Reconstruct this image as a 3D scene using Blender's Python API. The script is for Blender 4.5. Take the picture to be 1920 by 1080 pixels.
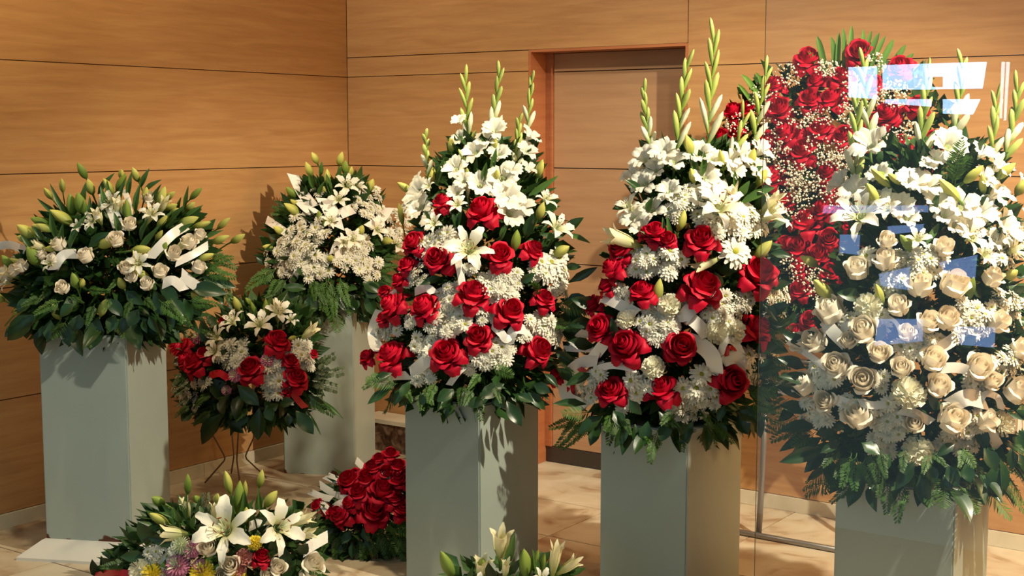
import bpy, bmesh, math, random
from math import sin, cos, pi, sqrt, radians
from mathutils import Vector, Matrix

for o in list(bpy.data.objects):
    bpy.data.objects.remove(o)
S = bpy.context.scene
COL = S.collection
rnd = random.Random(11)

# ------------------------------------------------------------------ camera, world, lights, exposure
FPX = 2552.0
CAM_H = 1.68
PITCH = math.atan(286 / FPX)
cd = bpy.data.cameras.new('camera')
cd.sensor_width = 36
cd.lens = FPX / 1920 * 36
cd.clip_start = 0.05
cam = bpy.data.objects.new('camera', cd)
COL.objects.link(cam)
cam.location = (0, 0, CAM_H)
cam.rotation_euler = (pi / 2 - PITCH, 0, 0)
S.camera = cam

S.view_settings.view_transform = 'Standard'
S.view_settings.look = 'None'
S.view_settings.gamma = 1
S.view_settings.use_curve_mapping = False
S.view_settings.exposure = 0.2

w = bpy.data.worlds.new('daylight')
S.world = w
w.use_nodes = True
bg = w.node_tree.nodes['Background']
bg.inputs[0].default_value = (0.55, 0.84, 0.88, 1)
bg.inputs[1].default_value = 0.34


def lamp(name, kind, loc, target, energy, color, size=0.1, spot=60, blend=0.5):
    l = bpy.data.lights.new(name, kind)
    l.energy = energy
    l.color = color
    if kind == 'SPOT':
        l.spot_size = radians(spot)
        l.spot_blend = blend
        l.shadow_soft_size = size
    elif kind == 'AREA':
        l.size = size
    o = bpy.data.objects.new(name, l)
    COL.objects.link(o)
    o.location = loc
    o.rotation_euler = (Vector(target) - Vector(loc)).to_track_quat('-Z', 'Y').to_euler()
    return o


# warm ceiling spotlights of the display (their housings are above the picture)
lamp('spotlight', 'SPOT', (2.15, 3.0, 3.5), (0.72, 4.75, 0.95), 700, (1, 0.90, 0.68), 0.035, 68, 0.4)
lamp('spotlight', 'SPOT', (-0.6, 4.2, 3.5), (-0.55, 5.25, 0.0), 210, (1, 0.83, 0.54), 0.04, 36, 0.6)
lamp('spotlight', 'SPOT', (-1.85, 4.75, 3.5), (-2.3, 5.55, 2.0), 95, (1, 0.78, 0.44), 0.05, 98, 1.0)
lamp('spotlight', 'SPOT', (-1.95, 5.05, 3.5), (0.1, 6.85, 1.75), 138, (1, 0.84, 0.60), 0.06, 84, 0.9)
lamp('spotlight', 'SPOT', (1.2, 4.5, 3.5), (1.2, 6.0, 0.9), 55, (1, 0.82, 0.56), 0.06, 86, 0.9)
lamp('warm_bounce_fill', 'AREA', (3.0, 3.6, 2.0), (0.2, 5.0, 0.5), 58, (1, 0.60, 0.24), 1.0)  # added area fill, stands in for warm bounce from the right; no fixture

# ------------------------------------------------------------------ view helpers: a picture point at a distance -> a place in the room
CAM = Vector((0, 0, CAM_H))
FW = Vector((0, cos(PITCH), -sin(PITCH)))
UP = Vector((0, sin(PITCH), cos(PITCH)))


def ray(x, y):
    return FW * FPX + Vector((x - 960, 0, 0)) - UP * (y - 540)


def at(x, y, Y):
    r = ray(x, y)
    return CAM + r * (Y / r.y)


def on_floor(x, y, z=0.0):
    r = ray(x, y)
    return CAM + r * ((z - CAM_H) / r.z)


def on_plane(x, y, p0, n):
    r = ray(x, y)
    return CAM + r * ((p0 - CAM).dot(n) / r.dot(n))


def mpp(P):
    return (P - CAM).dot(FW) / FPX          # metres per pixel at a point


CORNER = Vector((-0.8992, 7.5089, 0))
TL = radians(35.4)
DB = Vector((cos(TL), -sin(TL), 0))          # along the back wall, to the right
DV = Vector((-sin(TL), -cos(TL), 0))         # out of the back wall, into the room


def room(u, v, z=0.0):
    return CORNER + DB * u + DV * v + Vector((0, 0, z))


# ------------------------------------------------------------------ object helpers
def link(o, parent=None):
    COL.objects.link(o)
    if parent:
        o.parent = parent
    return o


def new(name, me, parent=None, m=None):
    o = bpy.data.objects.new(name, me)
    if m is not None:
        o.matrix_basis = m
    return link(o, parent)


def empty(name, loc, label, cat, group=None):
    o = bpy.data.objects.new(name, None)
    o.location = loc
    o.empty_display_size = 0.05
    return tag(link(o), label, cat, group)


def tag(o, label, cat, group=None):
    o['label'] = label
    o['category'] = cat
    if group:
        o['group'] = group
    return o


def structure(o):
    o['kind'] = 'structure'
    return o


def mesh(name, vs, fs, mats, smooth=True, mi=None):
    me = bpy.data.meshes.new(name)
    me.from_pydata([tuple(v) for v in vs], [], fs)
    for m in (mats if isinstance(mats, (list, tuple)) else [mats]):
        me.materials.append(m)
    if smooth:
        me.polygons.foreach_set('use_smooth', [True] * len(me.polygons))
    if mi:
        me.polygons.foreach_set('material_index', mi)
    me.update()
    return me


class MB:
    """collects verts and faces of one mesh"""
    def __init__(s):
        s.v, s.f, s.mi = [], [], []

    def add(s, vs, fs, mi=0, M=None):
        n = len(s.v)
        s.v += [M @ Vector(v) if M is not None else Vector(v) for v in vs]
        s.f += [tuple(i + n for i in f) for f in fs]
        s.mi += [mi] * len(fs)
        return s

    def box(s, x0, y0, z0, x1, y1, z1, mi=0, M=None):
        vs = [(x, y, z) for x in (x0, x1) for y in (y0, y1) for z in (z0, z1)]
        return s.add(vs, [(0, 1, 3, 2), (4, 6, 7, 5), (0, 4, 5, 1), (2, 3, 7, 6), (0, 2, 6, 4), (1, 5, 7, 3)], mi, M)

    def tube(s, pts, r, n=6, mi=0, cap=True):
        pts = [Vector(p) for p in pts]
        rs = r if isinstance(r, (list, tuple)) else [r] * len(pts)
        vs, fs = [], []
        for i, p in enumerate(pts):
            t = (pts[min(i + 1, len(pts) - 1)] - pts[max(i - 1, 0)]).normalized()
            a = t.orthogonal().normalized() if i == 0 else (a - t * a.dot(t)).normalized()
            b = t.cross(a)
            vs += [p + (a * cos(2 * pi * k / n) + b * sin(2 * pi * k / n)) * rs[i] for k in range(n)]
        for i in range(len(pts) - 1):
            fs += [(i * n + k, i * n + (k + 1) % n, (i + 1) * n + (k + 1) % n, (i + 1) * n + k) for k in range(n)]
        if cap:
            fs += [tuple(range(n))[::-1], tuple((len(pts) - 1) * n + k for k in range(n))]
        return s.add(vs, fs, mi)

    def grid(s, fn, nu, nv, mi=0, M=None):
        vs = [fn(i / nu, j / nv) for j in range(nv + 1) for i in range(nu + 1)]
        fs = [(j * (nu + 1) + i, j * (nu + 1) + i + 1, (j + 1) * (nu + 1) + i + 1, (j + 1) * (nu + 1) + i)
              for j in range(nv) for i in range(nu)]
        return s.add(vs, fs, mi, M)

    def mesh(s, name, mats, smooth=True):
        return mesh(name, s.v, s.f, mats, smooth, s.mi)


def basis(z, up=Vector((0, 0, 1)), roll=0.0):
    z = Vector(z).normalized()
    x = up.cross(z)
    if x.length < 1e-3:
        x = Vector((1, 0, 0))
    x.normalize()
    y = z.cross(x)
    M = Matrix((x, y, z)).transposed().to_4x4()
    return M @ Matrix.Rotation(roll, 4, 'Z')


def pose(loc, R, sx, sy=None, sz=None):
    return Matrix.Translation(loc) @ R @ Matrix.Diagonal((sx, sy or sx, sz or sx, 1))


# ------------------------------------------------------------------ materials
def srgb(r, g, b):
    f = lambda c: (c / 255 / 12.92) if c <= 10 else ((c / 255 + 0.055) / 1.055) ** 2.4
    return (f(r), f(g), f(b), 1)


def mat(name, col, rough=0.5, var=0.0, spec=0.5, trans=0.0, metal=0.0, coat=0.0, noise=0.0, nscale=40, bump=0.0):
    m = bpy.data.materials.new(name)
    m.use_nodes = True
    nt = m.node_tree
    N, L = nt.nodes, nt.links
    b = N['Principled BSDF']
    b.inputs['Roughness'].default_value = rough
    b.inputs['Specular IOR Level'].default_value = spec
    b.inputs['Metallic'].default_value = metal
    b.inputs['Coat Weight'].default_value = coat
    src = N.new('ShaderNodeRGB')
    src.outputs[0].default_value = col
    out = src.outputs[0]
    tc = N.new('ShaderNodeTexCoord')
    if noise:
        nz = N.new('ShaderNodeTexNoise')
        nz.inputs['Scale'].default_value = nscale
        nz.inputs['Detail'].default_value = 4
        L.new(tc.outputs['Object'], nz.inputs['Vector'])
        hs = N.new('ShaderNodeHueSaturation')
        mr = N.new('ShaderNodeMapRange')
        mr.inputs['From Min'].default_value = 0.3
        mr.inputs['From Max'].default_value = 0.7
        mr.inputs['To Min'].default_value = 1 - noise
        mr.inputs['To Max'].default_value = 1 + noise
        L.new(nz.outputs['Fac'], mr.inputs['Value'])
        L.new(mr.outputs[0], hs.inputs['Value'])
        L.new(out, hs.inputs['Color'])
        out = hs.outputs[0]
        if bump:
            bp = N.new('ShaderNodeBump')
            bp.inputs['Strength'].default_value = bump
            bp.inputs['Distance'].default_value = 0.002
            L.new(nz.outputs['Fac'], bp.inputs['Height'])
            L.new(bp.outputs[0], b.inputs['Normal'])
    if var:
        oi = N.new('ShaderNodeObjectInfo')
        mr = N.new('ShaderNodeMapRange')
        mr.inputs['To Min'].default_value = 1 - var
        mr.inputs['To Max'].default_value = 1 + var
        L.new(oi.outputs['Random'], mr.inputs['Value'])
        hs = N.new('ShaderNodeHueSaturation')
        L.new(mr.outputs[0], hs.inputs['Value'])
        L.new(out, hs.inputs['Color'])
        out = hs.outputs[0]
    L.new(out, b.inputs['Base Color'])
    if trans:
        t = N.new('ShaderNodeBsdfTranslucent')
        L.new(out, t.inputs['Color'])
        mx = N.new('ShaderNodeMixShader')
        mx.inputs[0].default_value = trans
        L.new(b.outputs[0], mx.inputs[1])
        L.new(t.outputs[0], mx.inputs[2])
        L.new(mx.outputs[0], N['Material Output'].inputs['Surface'])
    return m


def gradient(name, c0, c1, p0=0.1, p1=0.8, rough=0.45, axis=2, trans=0.15):
    """colour running along the length of a bud or petal (generated coordinates)"""
    m = mat(name, c0, rough, 0.08, 0.4, trans)
    N, L = m.node_tree.nodes, m.node_tree.links
    tc = N.new('ShaderNodeTexCoord')
    sp = N.new('ShaderNodeSeparateXYZ')
    L.new(tc.outputs['Generated'], sp.inputs[0])
    cr = N.new('ShaderNodeValToRGB')
    cr.color_ramp.elements[0].position = p0
    cr.color_ramp.elements[0].color = c0
    cr.color_ramp.elements[1].position = p1
    cr.color_ramp.elements[1].color = c1
    L.new(sp.outputs[axis], cr.inputs[0])
    for n in N:
        if n.type == 'HUE_SAT':
            L.new(cr.outputs[0], n.inputs['Color'])
    return m


def wood(name, c0, c1, rough=0.35):
    m = bpy.data.materials.new(name)
    m.use_nodes = True
    N, L = m.node_tree.nodes, m.node_tree.links
    b = N['Principled BSDF']
    b.inputs['Roughness'].default_value = rough
    b.inputs['Specular IOR Level'].default_value = 0.35
    tc = N.new('ShaderNodeTexCoord')
    oi = N.new('ShaderNodeObjectInfo')
    ad = N.new('ShaderNodeVectorMath')
    ad.operation = 'ADD'
    sc = N.new('ShaderNodeVectorMath')
    sc.operation = 'SCALE'
    cb = N.new('ShaderNodeCombineXYZ')
    L.new(oi.outputs['Random'], cb.inputs[0])
    L.new(oi.outputs['Random'], cb.inputs[2])
    L.new(cb.outputs[0], sc.inputs[0])
    sc.inputs['Scale'].default_value = 9
    L.new(tc.outputs['Object'], ad.inputs[0])
    L.new(sc.outputs[0], ad.inputs[1])
    mp = N.new('ShaderNodeMapping')
    mp.inputs['Scale'].default_value = (1.1, 1.0, 14)
    L.new(ad.outputs[0], mp.inputs[0])
    n1 = N.new('ShaderNodeTexNoise')
    n1.inputs['Scale'].default_value = 2.2
    n1.inputs['Detail'].default_value = 6
    n1.inputs['Distortion'].default_value = 0.6
    L.new(mp.outputs[0], n1.inputs['Vector'])
    mp2 = N.new('ShaderNodeMapping')
    mp2.inputs['Scale'].default_value = (3, 1, 90)
    L.new(ad.outputs[0], mp2.inputs[0])
    n2 = N.new('ShaderNodeTexNoise')
    n2.inputs['Scale'].default_value = 3
    n2.inputs['Detail'].default_value = 3
    L.new(mp2.outputs[0], n2.inputs['Vector'])
    mx = N.new('ShaderNodeMath')
    mx.operation = 'MULTIPLY_ADD'
    L.new(n2.outputs['Fac'], mx.inputs[0])
    mx.inputs[1].default_value = 0.35
    L.new(n1.outputs['Fac'], mx.inputs[2])
    cr = N.new('ShaderNodeValToRGB')
    cr.color_ramp.elements[0].position = 0.48
    cr.color_ramp.elements[0].color = c0
    cr.color_ramp.elements[1].position = 0.86
    cr.color_ramp.elements[1].color = c1
    L.new(mx.outputs[0], cr.inputs[0])
    L.new(cr.outputs[0], b.inputs['Base Color'])
    return m


def stone(name, c0, c1, c2, scale=6.0, rough=0.35):
    m = bpy.data.materials.new(name)
    m.use_nodes = True
    N, L = m.node_tree.nodes, m.node_tree.links
    b = N['Principled BSDF']
    b.inputs['Roughness'].default_value = rough
    tc = N.new('ShaderNodeTexCoord')
    oi = N.new('ShaderNodeObjectInfo')
    ad = N.new('ShaderNodeVectorMath')
    ad.operation = 'ADD'
    L.new(tc.outputs['Object'], ad.inputs[0])
    sc = N.new('ShaderNodeMath')
    sc.operation = 'MULTIPLY'
    sc.inputs[1].default_value = 17
    L.new(oi.outputs['Random'], sc.inputs[0])
    L.new(sc.outputs[0], ad.inputs[1])
    n = N.new('ShaderNodeTexNoise')
    n.inputs['Scale'].default_value = scale
    n.inputs['Detail'].default_value = 7
    n.inputs['Distortion'].default_value = 1.2
    L.new(ad.outputs[0], n.inputs['Vector'])
    cr = N.new('ShaderNodeValToRGB')
    e = cr.color_ramp.elements
    e[0].position, e[0].color = 0.30, c0
    e[1].position, e[1].color = 0.72, c2
    k = e.new(0.46)
    k.color = c1
    L.new(n.outputs['Fac'], cr.inputs[0])
    L.new(cr.outputs[0], b.inputs['Base Color'])
    return m


M = {}
M['wood'] = wood('beech_panelling', srgb(178, 130, 84), srgb(196, 150, 99))
M['door_wood'] = wood('door_veneer', srgb(172, 132, 98), srgb(184, 144, 108))
M['joint'] = mat('dark_joint', srgb(104, 58, 34), 0.8)
M['jamb'] = wood('jamb_veneer', srgb(172, 104, 66), srgb(188, 120, 78))
M['kick'] = mat('dark_kick_plate', srgb(66, 58, 52), 0.4, metal=0.3)
M['ceiling'] = mat('warm_white_ceiling', srgb(214, 196, 170), 0.8)
M['tile'] = stone('travertine_tile', srgb(146, 108, 76), srgb(198, 180, 152), srgb(214, 202, 178), 4.0, 0.38)
M['grout'] = mat('brown_grout', srgb(128, 94, 62), 0.9)
M['base_stone'] = stone('cream_stone', srgb(196, 182, 156), srgb(212, 200, 174), srgb(222, 212, 188), 3.0, 0.4)
M['dark_stone'] = stone('brown_marble', srgb(48, 32, 24), srgb(92, 66, 50), srgb(150, 124, 104), 22.0, 0.3)
M['steel'] = mat('grey_steel', srgb(150, 146, 142), 0.35, metal=0.7)
M['wire'] = mat('brown_wire', srgb(128, 104, 78), 0.4, metal=0.6)


def painted():
    m = mat('white_pedestal_paint', srgb(160, 170, 161), 0.38, noise=0.03, nscale=5)
    N, L = m.node_tree.nodes, m.node_tree.links
    tc = N.new('ShaderNodeTexCoord')
    sp = N.new('ShaderNodeSeparateXYZ')
    L.new(tc.outputs['Object'], sp.inputs[0])
    nz = N.new('ShaderNodeTexNoise')
    nz.inputs['Scale'].default_value = 14
    nz.inputs['Detail'].default_value = 5
    L.new(tc.outputs['Object'], nz.inputs['Vector'])
    mr = N.new('ShaderNodeMapRange')            # rust creeping up from the bottom edge
    mr.inputs['From Min'].default_value = 0.0
    mr.inputs['From Max'].default_value = 0.05
    mr.inputs['To Min'].default_value = 0.12
    mr.inputs['To Max'].default_value = -0.3
    L.new(sp.outputs[2], mr.inputs['Value'])
    a = N.new('ShaderNodeMath')
    a.operation = 'ADD'
    L.new(mr.outputs[0], a.inputs[0])
    L.new(nz.outputs['Fac'], a.inputs[1])
    cr = N.new('ShaderNodeValToRGB')
    cr.color_ramp.elements[0].position = 0.60
    cr.color_ramp.elements[0].color = (0, 0, 0, 1)
    cr.color_ramp.elements[1].position = 0.66
    cr.color_ramp.elements[1].color = (1, 1, 1, 1)
    L.new(a.outputs[0], cr.inputs[0])
    mx = N.new('ShaderNodeMix')
    mx.data_type = 'RGBA'
    b = N['Principled BSDF']
    old = b.inputs['Base Color'].links[0].from_socket
    L.new(cr.outputs[0], mx.inputs[0])
    L.new(old, mx.inputs[6])
    mx.inputs[7].default_value = srgb(84, 42, 24)
    L.new(mx.outputs[2], b.inputs['Base Color'])
    return m


M['paint'] = painted()
M['red'] = mat('red_petal', srgb(192, 8, 44), 0.55, 0.12, 0.25, 0.10)
M['white'] = mat('white_petal', srgb(238, 234, 218), 0.5, 0.05, 0.3, 0.22)
M['cream'] = mat('cream_petal', srgb(248, 238, 218), 0.5, 0.04, 0.3, 0.2)
M['ivory'] = mat('ivory_petal', srgb(242, 238, 214), 0.45, 0.05, 0.3, 0.22)
M['pink'] = mat('pink_petal', srgb(206, 132, 160), 0.5, 0.1, 0.3, 0.1)
M['salmon'] = mat('salmon_petal', srgb(198, 132, 122), 0.5, 0.1, 0.3, 0.1)
M['yellow'] = mat('yellow_petal', srgb(238, 214, 64), 0.5, 0.06, 0.3, 0.1)
M['palegreen'] = mat('pale_green_petal', srgb(216, 222, 184), 0.5, 0.06, 0.3, 0.1)
M['eye'] = mat('green_yellow_eye', srgb(150, 150, 30), 0.6)
M['anther'] = mat('brown_anther', srgb(120, 62, 30), 0.7)
M['sepal'] = mat('green_sepal', srgb(86, 120, 48), 0.5, 0.1)
M['stem'] = mat('green_stem', srgb(92, 124, 52), 0.5, 0.1)
M['bud'] = gradient('lily_bud', srgb(132, 152, 58), srgb(216, 212, 112), 0.0, 0.75)
M['greenbud'] = gradient('green_lily_bud', srgb(96, 128, 52), srgb(148, 168, 72), 0.0, 0.9)
M['gladbud'] = gradient('gladiolus_bud', srgb(140, 166, 70), srgb(200, 206, 120), 0.2, 1.0)
M['whitebud'] = gradient('opening_gladiolus_bud', srgb(150, 172, 84), srgb(238, 236, 205), 0.1, 0.6)
M['lily'] = gradient('lily_petal', srgb(206, 206, 130), srgb(244, 240, 224), 0.0, 0.45, 0.45, 0, 0.22)
M['trumpet'] = gradient('half_open_lily_petal', srgb(168, 180, 90), srgb(240, 232, 190), 0.0, 0.75, 0.45, 2, 0.2)
M['leaf'] = mat('dark_glossy_leaf', srgb(34, 62, 27), 0.34, 0.3, 0.5, 0.08, noise=0.12, nscale=5)
M['lance'] = mat('mid_green_leaf', srgb(70, 104, 44), 0.36, 0.25, 0.5, 0.15)
M['palm'] = mat('palm_green_leaf', srgb(92, 132, 56), 0.4, 0.2, 0.5, 0.12)
M['fern'] = mat('fern_green', srgb(68, 102, 38), 0.5, 0.25, 0.4, 0.15)
M['fill'] = mat('filler_green', srgb(50, 80, 36), 0.4, 0.0, 0.4, 0.08, noise=0.3, nscale=9)
M['euc'] = mat('grey_green_leaf', srgb(112, 124, 92), 0.6, 0.15, 0.3, 0.08)
M['ribbon'] = mat('white_satin_ribbon', srgb(236, 230, 220), 0.32, 0.03, 0.5)
M['redribbon'] = mat('red_satin_ribbon', srgb(200, 24, 40), 0.3, 0.03, 0.5)
M['gyp'] = mat('tiny_white_blossom', srgb(236, 230, 208), 0.6)

# ------------------------------------------------------------------ plant parts, each modelled once at unit size
def sm(x):
    return x * x * (3 - 2 * x)


def lerp_table(tab, v):
    for (a, b), (c, d) in zip(tab, tab[1:]):
        if v <= c:
            return b + (d - b) * sm((v - a) / (c - a))
    return tab[-1][1]


def wrap_petal(name, m, r, z, w, nu=6, nv=6, tip=0.0, curl=0.0, ruf=0.0, seed=0):
    """petal wrapped round the flower's axis: r, z, half angle w given along its length"""
    ph = seed * 1.7

    def fn(s, v):
        u = s * 2 - 1
        vv = v * (1 - tip * u * u)               # pointed or rounded end
        R = lerp_table(r, vv)
        Z = lerp_table(z, vv) - curl * u * u * v
        A = lerp_table(w, vv) * u
        R *= 1 + ruf * sin(5 * u + ph) * v
        Z += ruf * 0.6 * cos(7 * u + ph) * v
        return (R * cos(A), R * sin(A), Z)
    return MB().grid(fn, nu, nv).mesh(name, m)


def flat_petal(name, m, r, z, w, nu=4, nv=8, groove=0.0, ruf=0.0, seed=0):
    """petal that runs outward from the axis: distance r, height z and half width w along its length"""
    def fn(s, v):
        u = s * 2 - 1
        W = lerp_table(w, v)
        return (lerp_table(r, v) + ruf * sin(6 * u + seed) * v * 0.4, W * u + ruf * 0.5 * sin(5 * v + seed) * v,
                lerp_table(z, v) + groove * abs(u) * W * 2 + ruf * sin(7 * u + 4 * v + seed) * v)
    return MB().grid(fn, nu, nv).mesh(name, m)


def rz(a, tilt=0.0):
    return Matrix.Rotation(a, 4, 'Z') @ Matrix.Rotation(tilt, 4, 'Y')


def make_rose(m, open_=1.0, seed=0):
    """heart of rolled petals, then cupped petals, then reflexed outer petals"""
    r = random.Random(seed)
    h = MB()
    for k in range(7):
        R0 = 0.07 + 0.05 * k
        a0 = k * 2.4 + r.random()
        top = 1.0 - 0.05 * k

        def fn(s, v, R0=R0, a0=a0, top=top):
            a = a0 + (s - 0.5) * 3.7
            R = R0 * (0.55 + 0.75 * sin(v * 2.1)) + 0.03 * s + 0.035 * v * v
            return (R * cos(a), R * sin(a), -0.2 + (top + 0.2) * v - 0.10 * v * (2 * s - 1) ** 2)
        h.grid(fn, 9, 5)
    # green base
    n0 = len(h.f)
    h.grid(lambda s, v: (0.24 * (1 - v) * cos(s * 2 * pi), 0.24 * (1 - v) * sin(s * 2 * pi), -0.22 - 0.22 * v), 8, 2, 1)
    heart = h.mesh('rose_heart', [m, M['sepal']])
    mid = wrap_petal('rose_mid_petal', m, [(0, .1), (.4, .47), (.8, .56 * open_ ** .3), (1, .70 * open_)],
                     [(0, -.28), (.5, .22), (.85, .60), (1, .56)], [(0, .6), (.5, .95), (1, .70)], 7, 6, 0.12, 0.06, 0.02, seed)
    mid2 = wrap_petal('rose_mid_petal', m, [(0, .1), (.4, .52), (.8, .66 * open_ ** .5), (1, .86 * open_)],
                      [(0, -.3), (.5, .12), (.8, .46), (1, .36)], [(0, .6), (.5, .85), (1, .50)], 7, 6, 0.15, 0.10, 0.03, seed + 1)
    out = wrap_petal('rose_outer_petal', m, [(0, .08), (.4, .52), (.75, .84 * open_), (1, 1.02 * open_)],
                     [(0, -.32), (.45, -.02), (.70, .16), (1, -.28)], [(0, .6), (.5, .72), (.82, .46), (1, .10)], 7, 7, 0.06, 0.18, 0.02, seed + 2)
    ch = []
    for k in range(3):
        ch.append(('petal', mid, rz(k * 2.094 + r.uniform(-.2, .2))))
    for k in range(4):
        ch.append(('petal', mid2, rz(k * 1.571 + .6 + r.uniform(-.3, .3), r.uniform(-.1, .2))))
    for k in range(5):
        ch.append(('petal', out, rz(k * 1.257 + .3 + r.uniform(-.25, .25), r.uniform(-.2, .38))))
    return ('rose', heart, ch)


def make_closed_rose(m, seed=0):
    """half open florist's rose: egg shaped, petals hugging the heart"""
    r = random.Random(seed)
    h = MB()
    for k in range(5):
        R0 = 0.08 + 0.07 * k
        a0 = k * 2.4 + r.random()

        def fn(s, v, R0=R0, a0=a0, k=k):
            a = a0 + (s - 0.5) * 3.6
            R = R0 * (0.5 + 0.8 * sin(v * 2.3)) + 0.04 * s
            return (R * cos(a), R * sin(a), -0.5 + (1.42 - 0.05 * k) * v - 0.12 * v * (2 * s - 1) ** 2)
        h.grid(fn, 9, 5)
    h.grid(lambda s, v: (0.28 * (1 - v) * cos(s * 2 * pi), 0.28 * (1 - v) * sin(s * 2 * pi), -0.58 - 0.25 * v), 8, 2, 1)
    heart = h.mesh('closed_rose_heart', [m, M['sepal']])
    mid = wrap_petal('closed_rose_petal', m, [(0, .14), (.3, .62), (.75, .64), (1, .66)], [(0, -.62), (.35, -.2), (.75, .6), (1, .80)],
                     [(0, .7), (.5, 1.0), (1, .75)], 7, 6, 0.14, 0.05, 0.02, seed)
    out = wrap_petal('closed_rose_outer_petal', m, [(0, .16), (.3, .72), (.75, .80), (1, 1.02)], [(0, -.65), (.35, -.3), (.78, .42), (1, .38)],
                     [(0, .7), (.5, .9), (1, .5)], 7, 6, 0.16, 0.10, 0.03, seed + 4)
    ch = [('petal', mid, rz(k * 1.571 + r.uniform(-.2, .2))) for k in range(4)]
    ch += [('petal', out, rz(k * 2.094 + .5 + r.uniform(-.2, .2), r.uniform(-.1, .1))) for k in range(3)]
    return ('rose', heart, ch)


def make_lily(m, seed=0, flare=1.0):
    r = random.Random(seed)
    c = MB()
    c.grid(lambda s, v: ((.05 + .09 * v) * cos(s * 2 * pi), (.05 + .09 * v) * sin(s * 2 * pi), -.32 + .4 * v), 8, 2)
    core = c.mesh('lily_throat', M['palegreen'])
    R = [(0, .06), (.3, .24), (.65, .62 * flare), (1, 1.0 * flare)]
    Z = [(0, -.2), (.3, .18), (.65, .40), (.85, .42), (1, .30 + (1 - flare) * .6)]
    wide = flat_petal('lily_wide_petal', m, R, Z, [(0, .06), (.3, .17), (.58, .26), (.85, .15), (1, .01)], 4, 8, 0.16, 0.015, seed)
    thin = flat_petal('lily_narrow_petal', m, [(a, b * 1.02) for a, b in R], [(a, b - .05) for a, b in Z],
                      [(0, .05), (.3, .11), (.58, .17), (.85, .10), (1, .01)], 4, 8, 0.12, 0.01, seed)
    s = MB()
    for k in range(6):
        a = k * pi / 3 + .3
        d = Vector((cos(a), sin(a), 0))
        tip = d * .22 + Vector((0, 0, .62))
        s.tube([Vector((0, 0, 0)), d * .08 + Vector((0, 0, .35)), tip], .012, 4)
        t = Vector((-sin(a), cos(a), 0))
        s.tube([tip - t * .07, tip, tip + t * .07], [.012, .026, .012], 4, 1)
    s.tube([(0, 0, 0), (.01, 0, .4), (.03, 0, .72)], [.018, .018, .03], 5)
    st = s.mesh('lily_stamens', [M['palegreen'], M['anther']])
    ch = [('petal', wide if k % 2 else thin, rz(k * pi / 3 + r.uniform(-.08, .08), r.uniform(-.12, .12))) for k in range(6)]
    return ('lily', core, ch + [('stamen', st, Matrix())])


def make_trumpet(seed=0):
    """lily about to open: petals still form a tube, tips part (length 1 along z)"""
    r = random.Random(seed)
    c = MB()
    c.tube([(0, 0, -.35), (0, 0, -.1), (0, 0, .08)], [.05, .06, .12], 7)
    core = c.mesh('trumpet_base', M['stem'])

    def petal(n, k):
        def fn(s, v):
            u = s * 2 - 1
            R = lerp_table([(0, .10), (.4, .30), (.75, .34), (1, .56)], v)
            A = u * lerp_table([(0, .6), (.4, .62), (.75, .5), (1, .05)], v)
            return (R * cos(A), R * sin(A), lerp_table([(0, 0), (.4, .42), (.75, .8), (1, 1.0 - .08 * k)], v))
        return MB().grid(fn, 4, 7).mesh(n, M['trumpet'])
    a, b = petal('trumpet_petal', 0), petal('trumpet_inner_petal', 1)
    ch = [('petal', a if k % 2 else b, rz(k * pi / 3 + r.uniform(-.1, .1), r.uniform(-.16, .10))) for k in range(6)]
    return ('half_open_lily', core, ch)


def make_bud(m, name='lily_bud', lobes=3):
    def fn(s, v):
        a = s * 2 * pi
        R = .5 * sin(pi * (0.06 + 0.94 * v) ** .85) ** .8 if v < 1 else 0
        R *= 1 + .09 * cos(lobes * a) + 0.04 * cos(2 * lobes * a)
        return (R * cos(a), R * sin(a), v)
    me = MB().grid(fn, 12, 9).mesh(name, m)
    st = MB().tube([(0, 0, .03), (.05, 0, -.35), (.02, .08, -.9)], [.14, .10, .10], 5).mesh('bud_stem', M['stem'])
    return (name, me, [('stem', st, Matrix())])


def make_gladiolus_bloom(seed=0):
    r = random.Random(seed)
    c = MB()
    c.grid(lambda s, v: ((.05 + .12 * v) * cos(s * 2 * pi), (.05 + .12 * v) * sin(s * 2 * pi), -.45 + .5 * v), 7, 2)
    core = c.mesh('bloom_throat', M['palegreen'])
    ps = []
    for k in range(2):
        ps.append(wrap_petal('gladiolus_petal', M['white'], [(0, .08), (.4, .36), (.75, .72), (1, 1.0)], [(0, -.3), (.4, .15), (.75, .42), (1, .40 - .1 * k)],
                             [(0, .6), (.45, .62), (.8, .56), (1, .30)], 7, 6, .06, .03, .07, seed + k * 3))
    ch = [('petal', ps[k % 2], rz(k * pi / 3 + r.uniform(-.15, .15), r.uniform(-.22, .15))) for k in range(6)]
    return ('gladiolus_bloom', core, ch)


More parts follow.
